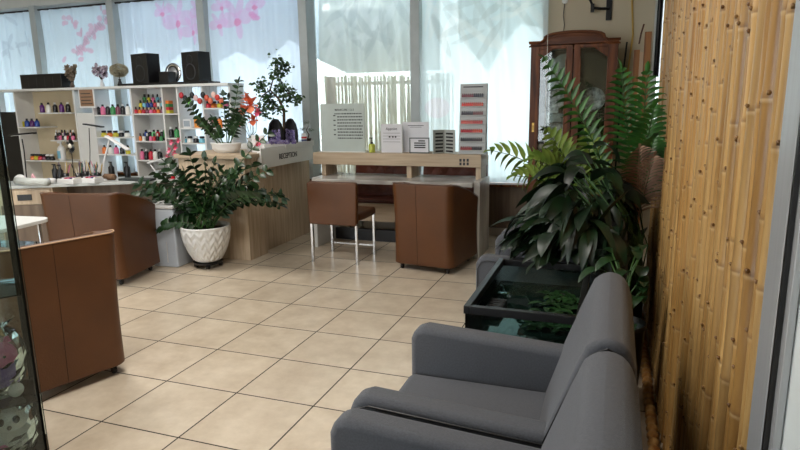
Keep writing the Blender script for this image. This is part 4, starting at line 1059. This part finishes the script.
# black flower-head brush on a stem
def f(t):
    L = MATS[t.name].inverted(); q = MATS[t.name].translation; c = L @ up_to(q, 71, 146)
    MB().tube([(0, 0, 0), c], .004, 6).build('stem', BLACKM, t)
    m = MB()
    for k in range(26):
        a = 2*PI*k/26; m.leaf(c, (math.cos(a), -.3, math.sin(a)), .09, .022, 0, .1, 3)
    m.build('bristles', BLACKP, t, fixn=False); MB().ball(c, .03, 10).build('centre', col((210, 205, 190)), t)
    MB().lathe([(0, 0), (.04, 0), (.04, .01), (0, .012)], n=16).build('base', BLACKM, t)
item(74, .28, f, 'fan_brush', 'black fan-shaped bristle duster on a thin stem over the table', 'duster')
rn = random.Random(17)
cols_ = [(30, 30, 34), (200, 200, 205), (170, 40, 60), (210, 120, 150), (60, 60, 110), (230, 225, 215), (120, 80, 50), (190, 160, 60), (40, 90, 80)]
def brushcup(t, n=9, c=BLACKP, hh=.09):
    MB().lathe([(0, 0), (.032, 0), (.036, hh), (.03, hh), (.026, .01), (0, .01)], n=16).build('cup', c, t, smooth=True)
    for k in range(n):
        a = rn.random()*2*PI; r0 = rn.random()*.02; d = Vector((math.cos(a)*.25, math.sin(a)*.25, 1)); p = Vector((math.cos(a)*r0, math.sin(a)*r0, .012)); L = rn.uniform(.14, .2)
        m = MB(); m.tube([p, p+d*L*.8, p+d*L*.82, p+d*L], [.003, .0035, .005, .001], 6); m.build('brush', col(rn.choice(cols_)), t)
for k, (px, v, l) in enumerate(((66, .2, 'behind the rolled towel'), (79, .17, 'left of the tall lamp pole'), (86, .33, 'directly behind the tall lamp pole'), (98, .2, 'right of the tall lamp pole'), (94, .12, 'at the front of the tool tray'))):
    item(px, v, brushcup, 'brush_cup', 'dark cup of nail brushes %s' % l, 'brush cup', 'cups of brushes on the nail table')
def f(t):
    m = MB(); m.bb(-.11, .11, -.06, .06, 0, .05); m.build('tray', WHITEP, t, bevel=.006)
    for k in range(6): m = MB(); x = -.09+k*.035; m.bb(x, x+.022, -.045, .045, .05, .062); m.build('tool', col(cols_[k]), t)
item(91, .05, f, 'tool_tray', 'white tray of small nail tools at the middle front of the table', 'tray')
item(70, .05, f, 'tool_tray', 'white tray of small nail tools left of the tall lamp', 'tray')
def f(t):
    MB().bb(-.19, .19, -.07, .07, 0, .022).build('body', mat('charcoal_case', (44, 50, 50), .5, var=.1), t, bevel=.006)
item(137, .07, f, 'flat_case', 'long flat charcoal case lying at the front right of the nail table', 'case')
def f(t):
    MB().tube([(-.06, 0, .035), (.07, 0, .035)], .033, 14).build('roll', mat('brown_towel', (120, 92, 70), .9, var=.15, scale=30), t, smooth=True)
item(109, .2, f, 'brown_roll', 'short brown rolled cloth beside the white arm lamp', 'cloth roll')
def f(t):
    m = MB(); m.ball((0, 0, 0), .075, 18, (1.2, .9, 1)); m.v = [(x, y, max(0, z)) for x, y, z in m.v]; m.build('dome', mat('grey_dome', (150, 154, 156), .3, var=.05), t, smooth=True)
    MB().bb(.03, .09, -.09, -.06, 0, .02).build('switch', BLACKP, t)
item(158, .33, f, 'uv_lamp', 'grey rounded curing lamp at the right end of the nail table', 'curing lamp')
def f(t):
    MB().lathe([(0, 0), (.03, 0), (.03, .05), (0, .05)], n=16).build('jar', col((180, 24, 40), .2), t); MB().lathe([(0, .05), (.031, .05), (.031, .065), (0, .065)], n=16).build('lid', WHITEP, t)
item(172, .1, f, 'red_jar', 'small red jar with a white lid on the right corner of the nail table', 'jar')
def f(t):
    L = MATS[t.name].inverted(); q = MATS[t.name].translation
    MB().lathe([(0, 0), (.035, 0), (.04, .08), (.03, .08), (0, .02)], n=16).build('pot', WHITEC, t)
    m = MB(); sm = MB(); c0 = Vector((0, 0, .07))
    for (x, y) in ((171, 142), (175, 147), (169, 150), (174, 153), (167, 156), (178, 140)):
        c = L @ up_to(q, x, y); flower(m, c, .042, (rn.uniform(-.3, .3), -1, .2), 6)
    sm.tube([c0, L @ up_to(q, 166, 160), L @ up_to(q, 172, 150), L @ up_to(q, 177, 141)], .003, 6)
    m.build('blooms', PETP, t, fixn=False, smooth=True); sm.build('stem', STEMG, t)
    m = MB()
    for k in range(5): a = k*1.3; m.leaf(c0, (math.cos(a), math.sin(a), .5), .1, .035, .6, .1, 5)
    m.build('leaves', ZLEAF, t, fixn=False)
item(164, .4, f, 'pink_orchid', 'pink orchid in a small pot at the right end of the nail table', 'orchid')

# ------------------------------------------------------------------ white shelf unit
SY0, SY1 = 6.02, 6.30
t = thing('shelf_unit', 'long white open shelving unit below the windows, full of small bottles', 'shelves', (-6.1, 6.16, 0)); SU = t
ptop = 1.765
sx = lambda px, py=120: ay(px, py, SY0).x
vx = [(-12, 0), (17, 0), (76, 0), (94, 0), (133, 0), (164, 0), (179, 0), (204, 0), (231, 0)]
X_ = [sx(v[0]) for v in vx]
MB().bb(X_[0]-.02, X_[-1]+.02, SY0-.045, SY1, ptop-.03, ptop).build('top_board', WHITE, t, world=True, bevel=.003)
for i, x in enumerate(X_):
    hgt = ptop-.03
    MB().bb(x-.012, x+.012, SY0, SY1, .0, hgt).build('upright', WHITE, t, world=True, bevel=.002)
MB().bb(X_[0], X_[-1], SY0, SY1, .05, .07).build('shelf', WHITE, t, world=True)
shelves = {}
def shelf(i, py, xa=None, xb=None):
    z = ay(vx[i][0]+5, py, SY0).z; a = X_[i]+.0125 if xa is None else sx(xa, py); b = X_[i+1]-.0125 if xb is None else sx(xb, py)
    MB().bb(a, b, SY0+.005, SY1-.01, z-.016, z).build('shelf', WHITE, SU, world=True); return z, a, b
BEI = mat('cream_back', (196, 180, 150), .7, var=.03); YEL = mat('yellow_back', (206, 176, 116), .6, var=.04)
MB().bb(X_[1]+.012, X_[2]-.3, SY1-.008, SY1, .07, ptop-.03).build('back_panel', BEI, t, world=True)
MB().bb(X_[2]-.3, X_[2]-.012, SY1-.008, SY1, .07, ptop-.03).build('back_panel', YEL, t, world=True)['label'] = 'yellow back panel'
MB().bb(X_[4]+.012, X_[5]-.012, SY1-.008, SY1, .07, ptop-.03).build('back_panel', WHITE, t, world=True)
MB().bb(X_[5]+.012, X_[6]-.012, SY1-.008, SY1, .07, ptop-.03).build('back_panel', WHITE, t, world=True)
MB().bb(X_[2]+.012, X_[3]-.012, SY0+.01, SY0+.018, .07, ay(85, 113, SY0).z).build('front_panel', WHITE, t, world=True)
MB().bb(X_[0]+.012, X_[1]-.012, SY0+.02, SY0+.03, .07, ay(10, 112, SY0).z).build('dark_panel', BLACKP, t, world=True)['label'] = 'black front panel'
_bm = {}
def bottle(x, y, z, c, kind, lbl, group, hh=1.0):
    key = (c, kind, hh)
    r, h = (.018, .05) if kind == 'polish' else ((.026, .09) if kind == 'bottle' else (.03, .045))
    h *= hh; r *= 1.18; h *= 1.18
    if key not in _bm:
        m = MB(); m.lathe([(0, 0), (r, 0), (r*1.03, h*.1), (r, h*.8), (r*.45, h), (0, h)], n=12); a = m.mesh('bottle_body', col(c, .2), smooth=True)
        m = MB(); ch = .035 if kind == 'polish' else .025; rr = r*.5 if kind != 'jar' else r*.9
        m.lathe([(0, h), (rr, h), (rr*.85, h+ch), (0, h+ch)], n=12); b = m.mesh('bottle_cap', BLACKP if sum(c) > 200 else WHITEP, smooth=True)
        _bm[key] = (a, b)
    t = thing('nail_polish_bottle' if kind == 'polish' else ('cream_jar' if kind == 'jar' else 'lotion_bottle'), lbl, {'polish': 'nail polish', 'jar': 'jar', 'bottle': 'bottle'}[kind], (x, y, z), 0, group)
    for nm, me in (('glass_body' if kind == 'polish' else 'body', _bm[key][0]), ('cap', _bm[key][1])):
        o = bpy.data.objects.new(nm, me); C.objects.link(o); o.parent = t
    return t
CN = {(26, 26, 30): 'black', (90, 40, 110): 'purple', (230, 228, 222): 'white', (200, 190, 60): 'yellow', (40, 70, 150): 'blue', (190, 40, 60): 'red', (220, 110, 150): 'pink', (60, 140, 80): 'green', (120, 190, 210): 'pale blue', (220, 120, 50): 'orange', (120, 60, 80): 'plum', (120, 200, 140): 'mint'}
CK = list(CN)
def row(z, px0, px1, py, cs, kind, where, Y=SY0+.08, hh=1.0, group=None):
    n = len(cs)
    for k, c in enumerate(cs):
        px = px0+(px1-px0)*k/max(1, n-1); x = ay(px, py, Y).x; kd = {'polish': 'nail polish bottle', 'bottle': 'bottle', 'jar': 'jar'}[kind]
        o = ORD[k] if k < 12 else None
        if k >= n/2 and n > 4:
            j = n-1-k; o = 'rightmost' if j == 0 else ['', 'second', 'third', 'fourth', 'fifth', 'sixth', 'seventh', 'eighth'][j]+' from the right'
        bottle(x, Y, z+.0005, CK[c], kind, '%s %s %s, %s' % (CN[CK[c]], kd, where, o), group or ('bottles '+where), hh)
z, a, b = shelf(1, 127, 17.5, 40); row(z, 22, 37, 122, [3, 4, 1, 4], 'bottle', 'on the low left shelf', hh=.8)
z, a, b = shelf(1, 113, 38, 71); row(z, 42, 68, 107, [1, 2, 0, 1, 0], 'bottle', 'on the upper left shelf')
z, a, b = shelf(1, 140, 50, 75.5); row(z, 56, 73, 136, [0, 10, 6, 0, 2, 5, 0, 6], 'polish', 'front row below the yellow panel', Y=SY0+.05); row(z, 56, 73, 130, [0, 0, 10, 1, 0, 5, 0], 'polish', 'back row below the yellow panel', Y=SY0+.18, hh=1.6)
z, a, b = shelf(1, 160); row(z, 33, 52, 156, [9, 3, 5, 10, 0, 0], 'jar', 'on the lowest left shelf')
z, a, b = shelf(3, 115); row(z, 98, 128, 110, [0, 6, 0, 7, 10, 0, 2], 'bottle', 'on the shelf left of the coloured rows')
z, a, b = shelf(3, 137); row(z, 98, 127, 132, [2, 3, 9, 3, 0, 2], 'jar', 'behind the white arm lamp')
z, a, b = shelf(4, 113.5)
row(z, 136, 162, 110, [5, 9, 5, 10, 6, 5, 9, 10], 'polish', 'front row of the colour shelf', Y=SY0+.04, hh=.8)
MB().bb(a+.02, b-.02, SY0+.09, SY0+.24, z, z+.07).build('step_rack', WOODL, SU, world=True)
row(z+.07, 137, 162, 104, [7, 3, 8, 4, 4, 5, 2, 8], 'polish', 'middle row of the colour shelf', Y=SY0+.12); 
MB().bb(a+.02, b-.02, SY0+.16, SY0+.24, z+.0701, z+.14).build('step_rack', WOODL, SU, world=True)
row(z+.14, 140, 162, 98, [8, 7, 3, 6, 8, 4], 'polish', 'top row of the colour shelf', Y=SY0+.2)
z, a, b = shelf(4, 141); row(z, 137, 161, 137, [5, 9, 2, 0, 6, 5, 0, 7], 'polish', 'below the colour rows', Y=SY0+.05); row(z, 146, 162, 133, [4, 0, 11, 5, 0], 'bottle', 'at the back below the colour rows', Y=SY0+.18)
row(.0705, 20, 70, 178, [0], 'jar', 'at the bottom of the left bay')
z, a, b = shelf(4, 160); row(z, 138, 160, 156, [2, 6, 0, 5, 2, 0], 'bottle', 'on the lowest shelf behind the curing lamp'); 
z, a, b = shelf(2, 127); row(z, 79, 91, 122, [0, 9, 0], 'jar', 'on the shelf behind the tall lamp', Y=SY0+.1)
z, a, b = shelf(2, 142); row(z, 79, 91, 138, [0, 10, 5, 2], 'polish', 'behind the tall lamp, lower shelf', Y=SY0+.1)
z, a, b = shelf(3, 154); row(z, 99, 128, 150, [0, 9, 2, 6, 0, 3], 'bottle', 'behind the white arm lamp, lower shelf', hh=.8)
z, a, b = shelf(7, 128); row(z, 208, 226, 124, [2, 6, 9, 2], 'bottle', 'in the open end bay of the unit')
z, a, b = shelf(7, 108); row(z, 208, 226, 104, [5, 9, 3, 6], 'jar', 'on the top shelf of the end bay')
z, a, b = shelf(5, 113.5)
for k, c in enumerate(((200, 190, 60), (190, 40, 60), (60, 140, 80), (220, 120, 50))):
    nm = ['yellow', 'red', 'green', 'orange'][k]
    tag(MB().bb(-.035, .035, -.04, .04, 0, .038).build('small_box', col(c), loc=(ay(169, 110, SY0+.08).x, SY0+.08, z+.0005+k*.0385), bevel=.002), '%s box in the rainbow stack on the narrow shelf, %s' % (nm, ['lowest', 'second from the bottom', 'third from the bottom', 'topmost'][k]), 'box', 'rainbow stack of small boxes')
z, a, b = shelf(5, 138); row(z, 166, 177, 134, [7, 0, 7], 'bottle', 'on the shelf below the rainbow boxes')
z, a, b = shelf(6, 128); 
tag(MB().bb(-.055, .055, -.05, .05, 0, .10).build('orange_box', col((214, 140, 60)), loc=(ay(190, 118, SY0+.08).x+.1, SY0+.14, z+.0005), bevel=.003), 'orange box at the right end of the white unit, upper shelf', 'box')
t = thing('framed_picture', 'small white framed picture leaning at the right of the white unit', 'picture', (ay(187, 122, SY0+.06).x, SY0+.06, z))
MB().bb(-.06, .06, -.006, .006, 0, .10).build('frame', WHITEP, t, bevel=.002); MB().bb(-.045, .045, -.0075, -.006, .015, .085).build('picture', col((150, 160, 170)), t)
z, a, b = shelf(6, 143); row(z, 184, 202, 138, [8, 2, 0, 8], 'jar', 'at the right end of the unit')
# hanging trinkets from top right
for k in range(12):
    px = 181+k*3.6; c = [(190, 50, 60), (26, 26, 30), (120, 200, 90), (26, 26, 30), (220, 190, 190), (190, 70, 60), (26, 26, 30), (200, 90, 70), (226, 120, 90), (240, 200, 190), (190, 50, 40), (220, 110, 80)][k]
    x = ay(px, 92, SY0-.03).x; zt = ptop-.031; ln = .10+.035*(k % 3)
    t = thing('keyring_charm', '%s charm hanging under the right end of the white unit, %s' % (['red', 'black', 'green', 'dark', 'pale pink', 'rust', 'small black', 'coral', 'salmon', 'pale', 'brick red', 'light orange'][k], ORD[k]), 'charm', (x, SY0-.03, zt-ln), 0, 'charms hanging under the white unit')
    MB().tube([(0, 0, .02), (0, 0, ln)], .0015, 5).build('string', col((150, 140, 130)), t); MB().ball((0, 0, 0), .032, 10, (1, .7, 1.2)).build('bead', col(c), t, smooth=True)
q = ay(50, 143, 5.92)
t = thing('spray_bottle', 'white spray bottle with a blue label in front of the left shelves', 'bottle', (q.x, SY0+.06, ay(22, 160, SY0).z+.001)); 
# stands on lowest shelf front
MB().lathe([(0, 0), (.045, 0), (.048, .01), (.048, .16), (.03, .19), (.02, .2), (0, .2)], n=18).build('bottle_body', WHITEP, t, smooth=True); MB().bb(-.026, .026, -.0495, -.045, .03, .13).build('label_panel', col((120, 180, 205)), t)
m = MB(); m.tube([(0, 0, .2), (0, 0, .235)], .012, 8); m.bb(-.05, .02, -.01, .01, .23, .255); m.build('trigger', WHITEP, t)
# kraft card on the front
a = ay(78, 88, SY0-.02); b = ay(96, 108, SY0-.02)
t = thing('wall_card', 'white-framed kraft card with lines of lettering on the shelf front', 'sign', ((a.x+b.x)/2, SY0-.022, b.z)); w, h = b.x-a.x, a.z-b.z
MB().bb(-w/2, w/2, -.006, .006, 0, h).build('frame', WHITEP, t, bevel=.002); MB().bb(-w/2+.02, w/2-.02, -.0075, -.006, .025, h-.02).build('card', col((150, 118, 94)), t)
m = MB()
for k in range(4): m.bb(-w/2+.04, w/2-.04-.02*(k % 2), -.0088, -.0075, .05+k*.042, .06+k*.042)
m.build('lettering', INK, t)

# things on top of the shelf unit
TZ = ptop; TYY = SY0+.14
def topthing(px, nm, lbl, cat, Y=TYY, group=None): return thing(nm, lbl, cat, (ay(px, 82, Y).x, Y, TZ), 0, group)
a, b = ay(19, 71, SY0+.05), ay(60, 71, SY0+.05)
t = thing('black_case', 'wide black box on the left end of the white unit', 'box', ((a.x+b.x)/2, TYY, TZ)); w = b.x-a.x
MB().bb(-w/2, w/2, -.09, .11, 0, .19).build('case', BLACKP, t, bevel=.006); m = MB(); 
for k in range(1, 5): m.bb(-w/2+k*w/5-.002, -w/2+k*w/5+.002, -.0925, -.09, .02, .15)
m.build('panel_lines', col((60, 62, 64)), t)
def vase_fl(px, lbl, vcol, kind):
    t = topthing(px, 'flower_vase', lbl, 'flowers')
    MB().lathe([(0, 0), (.022, 0), (.03, .03), (.014, .075), (.018, .095), (.014, .095), (0, .01)], n=14).build('vase', col(vcol, .3), t, smooth=True)
    rn = random.Random(px); m = MB(); sm = MB()
    for k in range(22 if kind != 'ball' else 1):
        a = rn.random()*2*PI; q = Vector((math.cos(a)*rn.uniform(.02, .11), math.sin(a)*.05, rn.uniform(.13, .27)))
        if kind == 'dry':
            sm.tube([(0, 0, .08), (q.x*.4, q.y*.4, .14), q], .002, 4); flower(m, q, .045, (rn.gauss(0, .5), -1, .5), 6)
            flower(m, q*.8, .035, (rn.gauss(0, .5), -1, .5), 5)
        elif kind == 'orchid': sm.tube([(0, 0, .08), (q.x*.4, q.y*.4, .14), q], .002, 4); flower(m, q, .05, (rn.gauss(0, .5), -1, .2), 5)
    if kind == 'ball':
        sm.tube([(0, 0, .08), (0, 0, .18)], .003, 5)
        for k in range(260):
            d = Vector((rn.gauss(0, 1), rn.gauss(0, 1), rn.gauss(0, 1))).normalized(); flower(m, Vector((0, 0, .2))+Vector((d.x*.11, d.y*.08, d.z*.075)), .028, d, 4)
    sm.build('stems', BARK, t)
    m.build('blooms', {'dry': mat('dried_flower', (150, 132, 112), .8, var=.2), 'orchid': mat('mauve_petal', (206, 196, 204), .6, col2=(120, 96, 120), scale=30), 'ball': mat('cream_flower', (186, 180, 158), .8, var=.12, scale=30)}[kind], t, fixn=False)
vase_fl(72, 'dried brown-grey flowers in a small vase next to the black box', (90, 70, 54), 'dry')
vase_fl(102, 'thin-stemmed mauve and white orchids in a small vase on the unit', (220, 220, 222), 'orchid')
vase_fl(120, 'round cream flower ball in a dark vase next to the left speaker', (30, 30, 30), 'ball')
def speaker(px0, px1, ytop, lbl, Y=SY0+.03):
    a, b = ay(px0-5, ytop, Y), ay(px1-5, ytop, Y); w = b.x-a.x; h = a.z-TZ-.032
    t = thing('speaker', lbl, 'speaker', ((a.x+b.x)/2, Y+.1, TZ+.0305), -.25, 'black speakers on top of the white unit'); w *= .82
    MB().bb(-w/2, w/2, -.08, .10, 0, h).build('cabinet', BLACKP, t, bevel=.005)
    for zc, r in ((h*.33, w*.3), (h*.74, w*.17)):
        m = MB(); m.X = Matrix.Translation((0, -.081, zc)) @ Matrix.Rotation(PI/2, 4, 'X'); m.lathe([(0, -.004), (r*.3, -.003), (r*.85, -.004), (r, .004), (r*1.05, 0), (r*1.05, -.002)], n=22); m.build('cone', col((52, 56, 62), .4), t, smooth=True)
speaker(130, 156, 54, 'black loudspeaker on the white unit, the left one under the lilac curtain')
speaker(181, 207, 52, 'black loudspeaker on the white unit, at its right end')
a, b = ay(116, 80, SY0+.0), ay(207, 80, SY0+.0)
tag(MB().bb(-(b.x-a.x)/2, (b.x-a.x)/2, -.12, .12, 0, .03).build('equipment_plinth', BLACKP, loc=((a.x+b.x)/2, SY0+.135, TZ), bevel=.003), 'long flat black plinth under the speakers', 'plinth')
t = topthing(168, 'small_speaker', 'small square black centre speaker between the two tall ones', 'speaker'); t.location.z = TZ+.0305
MB().bb(-.07, .07, -.07, .07, 0, .13).build('cabinet', BLACKP, t, bevel=.004)
t = thing('chrome_fan', 'round chrome disc-shaped fan behind the small centre speaker', 'fan', (ay(174, 75, SY0+.24).x, SY0+.23, TZ+.0305))
m = MB(); m.X = Matrix.Translation((0, 0, .12)) @ Matrix.Rotation(PI/2, 4, 'X'); m.lathe([(.07, -.01), (.115, -.01), (.12, 0), (.115, .01), (.07, .012)], n=30, close=True); m.build('ring', CHROME, t, smooth=True)
m = MB(); m.X = Matrix.Translation((0, 0, .12)) @ Matrix.Rotation(PI/2, 4, 'X'); m.lathe([(0, -.005), (.07, -.005), (.07, .005), (0, .012)], n=24); m.build('disc', col((170, 172, 176), .3, .5), t, smooth=True)

# ------------------------------------------------------------------ glass display case at far left with toys
C0 = Vector((-2.345, 1.76, 0)); cd_ = Vector((-.8, .6, 0)); cw = Vector((-.6, -.8, 0))
rzc = math.atan2(-cw.y, -cw.x)+.015      # local +x points from far end back to corner post
t = thing('glass_case', 'glass display case with black corner posts at the left edge, toys inside', 'display case', tuple(C0), rzc)
# local: x from -.9 to 0 (post at 0), y from 0 to dep
dep = -.30; HC = 2.05; Wc = .9
for x in (-.014, -Wc):
    for y in (0,): MB().bb(x-.015, x+.015, y-.014, y+.014, .0, HC).build('post', BLACKM, t, bevel=.002)
MB().bb(-Wc, 0, -.0, dep, .03, .07).build('base', BLACKM, t, bevel=.003); MB().bb(-Wc, 0, 0, dep, HC-.02, HC).build('top', BLACKM, t, bevel=.003)
MB().bb(-Wc+.012, -.012, -.003, .003, .07, HC-.02).build('front_glass', CGLASS, t); MB().bb(-Wc+.012, -.012, dep-.003, dep+.003, .07, HC-.02).build('back_glass', CGLASS, t)
MB().bb(-.003, .003, -.014, dep+.014, .07, HC-.02).build('side_glass', CGLASS, t)
SH = [.36, .80, 1.25, 1.65]
for z in SH: MB().bb(-Wc+.014, -.014, -.006, dep+.006, z-.005, z).build('glass_shelf', CGLASS, t)
Mc = MATS[t.name]
def fur(bm_pts): pass
FURW = mat('white_plush', (228, 226, 222), .95, var=.05, bump=.8, bscale=150); FURB = mat('black_plush', (24, 24, 26), .95, var=.1, bump=.8, bscale=150); FURP = mat('pink_plush', (222, 130, 170), .95, var=.08, bump=.8, bscale=150); FURPU = mat('purple_plush', (120, 100, 170), .95, var=.1, bump=.8, bscale=150)
def bag(t, c, r, h):
    m = MB(); rn = random.Random(int(h*1000)); n = 26; mm = 16; vs = []
    for j in range(mm+1):
        v = j/mm; q = (math.sin(PI*min(1, v*.86+.10)))**.55; zz = v*h
        for k in range(n):
            a = 2*PI*k/n; w = 1+.11*noise.noise((math.cos(a)*3, math.sin(a)*3, v*9)); rr = r*(q if v < .82 else .28+.5*(v-.82)/.18)*w; vs.append((c[0]+rr*math.cos(a), c[1]+rr*math.sin(a), c[2]+zz))
    m.add(vs, [(j*n+k, j*n+(k+1) % n, (j+1)*n+(k+1) % n, (j+1)*n+k) for j in range(mm) for k in range(n)])
    return m.build('plastic_wrap', glass_mat('cellophane', (.97, .97, .98), .10, .1), t)
q = Mc @ Vector((-.12, -.16, .0705))
t = thing('panda_toy', 'white plush panda toy with black ears and eyes, wrapped in clear plastic, lowest shelf', 'soft toy', tuple(q), rzc)
m = MB(); m.ball((0, 0, .085), .085, 20, (1, .9, .95)); m.build('body', FURW, t, smooth=True)
m = MB(); m.ball((0, -.01, .19), .066, 20, (1.1, .95, .9)); m.build('head', FURW, t, smooth=True)
for s in (-1, 1):
    MB().ball((s*.055, 0, .235), .022, 10).build('ear', FURB, t, smooth=True); MB().ball((s*.026, -.066, .20), .014, 10, (1, .5, 1.2)).build('eye_patch', FURB, t, smooth=True); MB().ball((s*.055, -.06, .03), .032, 12, (1, 1, .8)).build('foot', FURB, t, smooth=True)
MB().ball((0, -.075, .175), .009, 8).build('nose', FURB, t); MB().ball((-.03, -.078, .09), .02, 8).build('bow', FURP, t)
bag(t, (0, 0, 0), .1, .285)
q = Mc @ Vector((-.13, -.15, SH[0]+.0005))
t = thing('unicorn_toy', 'pink and purple plush toy in crinkled clear plastic on the glass shelf above the panda', 'soft toy', tuple(q), rzc)
MB().ball((0, 0, .085), .085, 18, (1, .9, 1)).build('body', FURPU, t, smooth=True); MB().ball((.01, -.02, .17), .06, 16, (1.1, 1, .9)).build('head', FURP, t, smooth=True)
for s in (-1, 1):
    MB().lathe([(0, .045), (.014, 0), (0, 0)], (s*.035+.01, 0, .215), 8).build('ear', FURP, t); MB().ball((s*.05, -.06, .03), .03, 10).build('foot', FURW, t, smooth=True); MB().ball((s*.02+.01, -.077, .18), .006, 6).build('eye', BLACKP, t)
bag(t, (0, 0, 0), .105, .32)

# glass-topped side table beyond the case
p = az(28, 224, .74)
t = thing('glass_side_table', 'white round-cornered table with a glass lower shelf behind the glass case', 'table', (p.x-.28, p.y-.04, 0), .1)
def rr_poly(hx, hy, r, n=6):
    pts = []
    for (cx_, cy_, a0) in ((hx-r, hy-r, 0), (-hx+r, hy-r, PI/2), (-hx+r, -hy+r, PI), (hx-r, -hy+r, 1.5*PI)):
        for i in range(n+1): a = a0+PI/2*i/n; pts.append((cx_+r*math.cos(a), cy_+r*math.sin(a)))
    return pts
MB().prism(rr_poly(.26, .26, .1), .715, .74, 'z').build('tabletop', WHITE, t, bevel=.003)
MB().prism(rr_poly(.24, .24, .09), .55, .56, 'z').build('glass_shelf', TGLASS, t)
for sx_ in (-1, 1):
    for sy_ in (-1, 1): MB().tube([(sx_*.19, sy_*.19, 0), (sx_*.19, sy_*.19, .715)], .012, 10).build('leg', CHROME, t)

# ------------------------------------------------------------------ light
w = bpy.data.worlds.new('world'); S.world = w; w.use_nodes = True
bg = w.node_tree.nodes['Background']; bg.inputs[0].default_value = (.90, .96, 1, 1); bg.inputs[1].default_value = 4.6
def area(nm, loc, rot, sx_, sy_, e, c=(1, 1, 1)):
    l = bpy.data.lights.new(nm, 'AREA'); l.shape = 'RECTANGLE'; l.size = sx_; l.size_y = sy_; l.energy = e; l.color = c
    o = bpy.data.objects.new(nm, l); C.objects.link(o); o.location = loc; o.rotation_euler = rot; return o
area('ceiling_fill_light', (-1.8, 1.8, ZC-.02), (0, 0, 0), 1.4, .7, 64, (1, .95, .88))  # both ceiling areas are added fill, no lamp fitting there
area('ceiling_fill_light', (-4.5, 3.6, ZC-.02), (0, 0, 0), 1.4, .7, 64, (1, .95, .88))
S.view_settings.view_transform = 'Standard'; S.view_settings.look = 'None'; S.view_settings.exposure = .2; S.view_settings.gamma = 1; S.view_settings.use_curve_mapping = False
S.cycles.use_denoising = True
S.cycles.max_bounces = 8; S.cycles.diffuse_bounces = 4; S.cycles.glossy_bounces = 3; S.cycles.transparent_max_bounces = 24; S.cycles.transmission_bounces = 6
S.cycles.sample_clamp_indirect = 6
